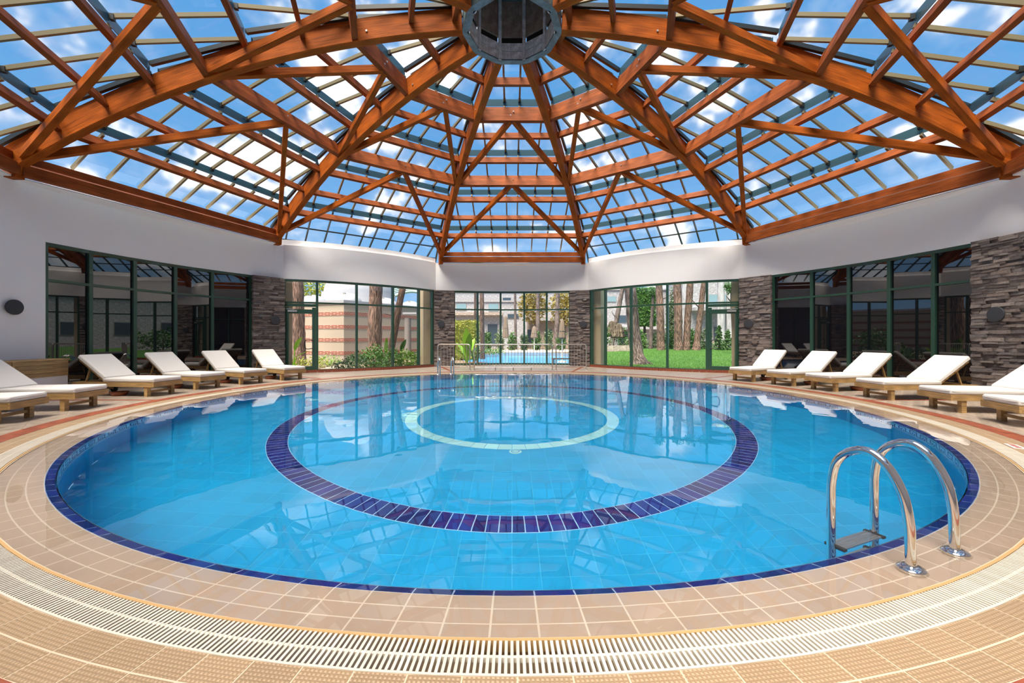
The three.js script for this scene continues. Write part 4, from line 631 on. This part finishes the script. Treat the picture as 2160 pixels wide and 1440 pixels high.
pine('short pale forked branch tree seen in the fanlight above the lawn door', 30, 1550, 1543, 4.9, 0.12, 0.07, mat.barkPale, [[0.8, 0.7, 2.4, 0.06], [0.85, 0.6, 1.3, 0.05], [0.7, 0.6, 0.5, 0.04]]);
{ const p = G(1359, 39), o = thing('topiary_tree', 'dense square clipped green tree behind the thick lawn pine', 'tree', [p.x, 0, p.z]); part('foliage', leaves(5200, 0, 4.2, 0, 0.85, 1.75, 0.85, 0.22, 0, true), leafMats[0], o); part('core', bxAt(1.5, 3.3, 1.5, 0, 4.2, 0), leafMats[1], o); part('trunk', trunkGeo([V(0, 0, 0), V(0.05, 1.5, 0), V(0, 3, 0)], [0.15, 0.13, 0.1]), mat.bark, o); }
{ const p = G(1418, 41), o = thing('cypress', 'tall grey-green cypress column behind the stout pine', 'tree', [p.x, 0, p.z]); part('foliage', leaves(1600, 0, 3, 0, 0.55, 3.2, 0.55, 0.25, 0), leafMats[5], o); part('trunk', trunkGeo([V(0, 0, 0), V(0, 1.5, 0), V(0, 3, 0)], [0.12, 0.1, 0.08]), mat.bark, o); }
{ const a = G(1256, 33), b = G(1330, 33), o = single('garden_wall', bxAt(b.x - a.x, 0.5, 0.25, (a.x + b.x) / 2, 0.42, a.z), cream, 'low beige garden wall before the thatched parasols', 'wall'); }
for (const [px, d, rx, ry, k, l] of [[1268, 36, 0.9, 1.3, 1, 'dark bush behind the low garden wall by the slim stone pier'], [1316, 39, 0.9, 1.1, 1, 'dark bush behind the thatched parasols'], [1349, 35.8, 0.5, 1.0, 0, 'round green bush under the topiary tree'], [1383, 38.6, 0.4, 0.9, 5, 'grey-green bush beside the straight pine'], [1333, 34.6, 0.45, 0.6, 5, 'small pale bush behind the thick lawn pine'], [1412, 36, 0.4, 0.9, 1, 'dark bush between the straight and stout pines'], [1459, 36, 0.35, 1.0, 0, 'green bush behind the leaning pine'], [1489, 36, 0.45, 1.1, 5, 'loose green bush right by the slender forked pine']]) shrub('garden_bush', l, px, d, rx, ry, 0.6, 520, 0.22, leafMats[k]);
for (const [px, h, l] of [[1517, 2.1, 'young conifer behind the lawn door, tallest of three'], [1535, 1.7, 'young conifer in the middle of three behind the lawn door'], [1553, 1.9, 'young conifer behind the hinge side of the lawn door']]) { const p = G(px, 34), o = thing('young_conifer', l, 'tree', [p.x, lawnY(p.x, p.z), p.z]), parts = []; for (let k = 0; k < 7; k++) parts.push(leaves(110, 0, h * (0.1 + 0.13 * k), 0, 0.40 * (1 - k / 8), 0.18, 0.40 * (1 - k / 8), 0.18, 0)); part('foliage', merge(parts), leafMats[1], o); part('trunk', trunkGeo([V(0, 0, 0), V(0, h / 2, 0), V(0, h, 0)], [0.05, 0.04, 0.01], 6, 7), mat.bark, o); }
for (let i = 0; i < 9; i++) { const px = 1338 + i * 27, d = 38.2; shrub('flower_bush', 'pale flowering low bush in the row behind the lawn', px, d, 0.42, 0.45, 0.35, 260, 0.16, i % 2 ? leafMats[5] : M(L(0.45, 0.40, 0.32), 0.8)).userData.group = 'flowering bushes behind the lawn'; }
// cream outer piers just beside the curved windows
for (const s of [-1, 1]) { for (const t of [0.03, 0.985]) { const p = bulge(t, 0.55, 0, s), o = single('window_pier', bxAt(0.35, 3.6, 0.5, p.x, 1.7, p.z, s * -0.5), M(L(0.56, 0.45, 0.30), 0.85), 'cream outdoor pier ' + (t < 0.5 ? 'by the slim stone pier' : 'by the glass door') + ' on the ' + (s < 0 ? 'striped-building side' : 'lawn side'), 'pier'); } }

// garden wings beyond the frame, mirrored in the dark panes
house('garden_wing', 'long pale garden house across the lawn, mirrored in the dark panes', 0, 1, 1, 0, 0.01, 0.01, white, []); { const o = scene.children[scene.children.length - 1]; o.clear(); for (const [x, z, w] of [[40, -12, 1]]) { part('wall', bxAt(6, 6.5, 44, 41, 3.1, -12), white, o); for (let k = 0; k < 7; k++) { const f = part('window', bxAt(0.1, 1.6, 2.6, 37.98, 2.4, -30 + k * 6), M(L(0.3, 0.3, 0.3), 0.6), o); part('pane', bxAt(0.04, 1.4, 2.4, 37.92, 2.4, -30 + k * 6), shadeGlass, f); } part('roof_slab', bxAt(6.6, 0.25, 44.6, 41, 6.5, -12), white, o); } }
{ const o = thing('bath_house_annexe', 'cream bath house annexe with brick bands, mirrored in the dark panes', 'building', [0, 0, 0]), w = M(L(0.36, 0.30, 0.235), 0.9), b = M(L(0.24, 0.10, 0.07), 0.9); part('wall', bxAt(7, 4.2, 30, -34, 2.0, -10), w, o); for (const y of [0.5, 1.3, 2.1, 2.9]) part('brick_band', bxAt(7.06, 0.22, 30.06, -34, y, -10), b, o); part('cornice', bxAt(7.3, 0.2, 30.3, -34, 4.2, -10), white, o); }
for (const [x, z, l] of [[30, -8, 'tall dark hedge bush on the far side of the lawn'], [31, -15, 'broad hedge bush before the garden wing'], [-25, -5, 'hedge bush before the bath house annexe'], [-24, -11, 'broad hedge bush beside the bath house annexe']]) { const o = thing('tall_hedge', l, 'hedge', [x, -0.14, z]); part('foliage', leaves(1100, 0, 1.1, 0, 1.2, 1.3, 2.6, 0.3, 0.2), leafMats[1], o); part('stem', trunkGeo([V(0, 0, 0), V(0, 0.6, 0), V(0, 1.2, 0)], [0.08, 0.06, 0.03], 5, 7), mat.bark, o); }
renderer.render(scene, camera);
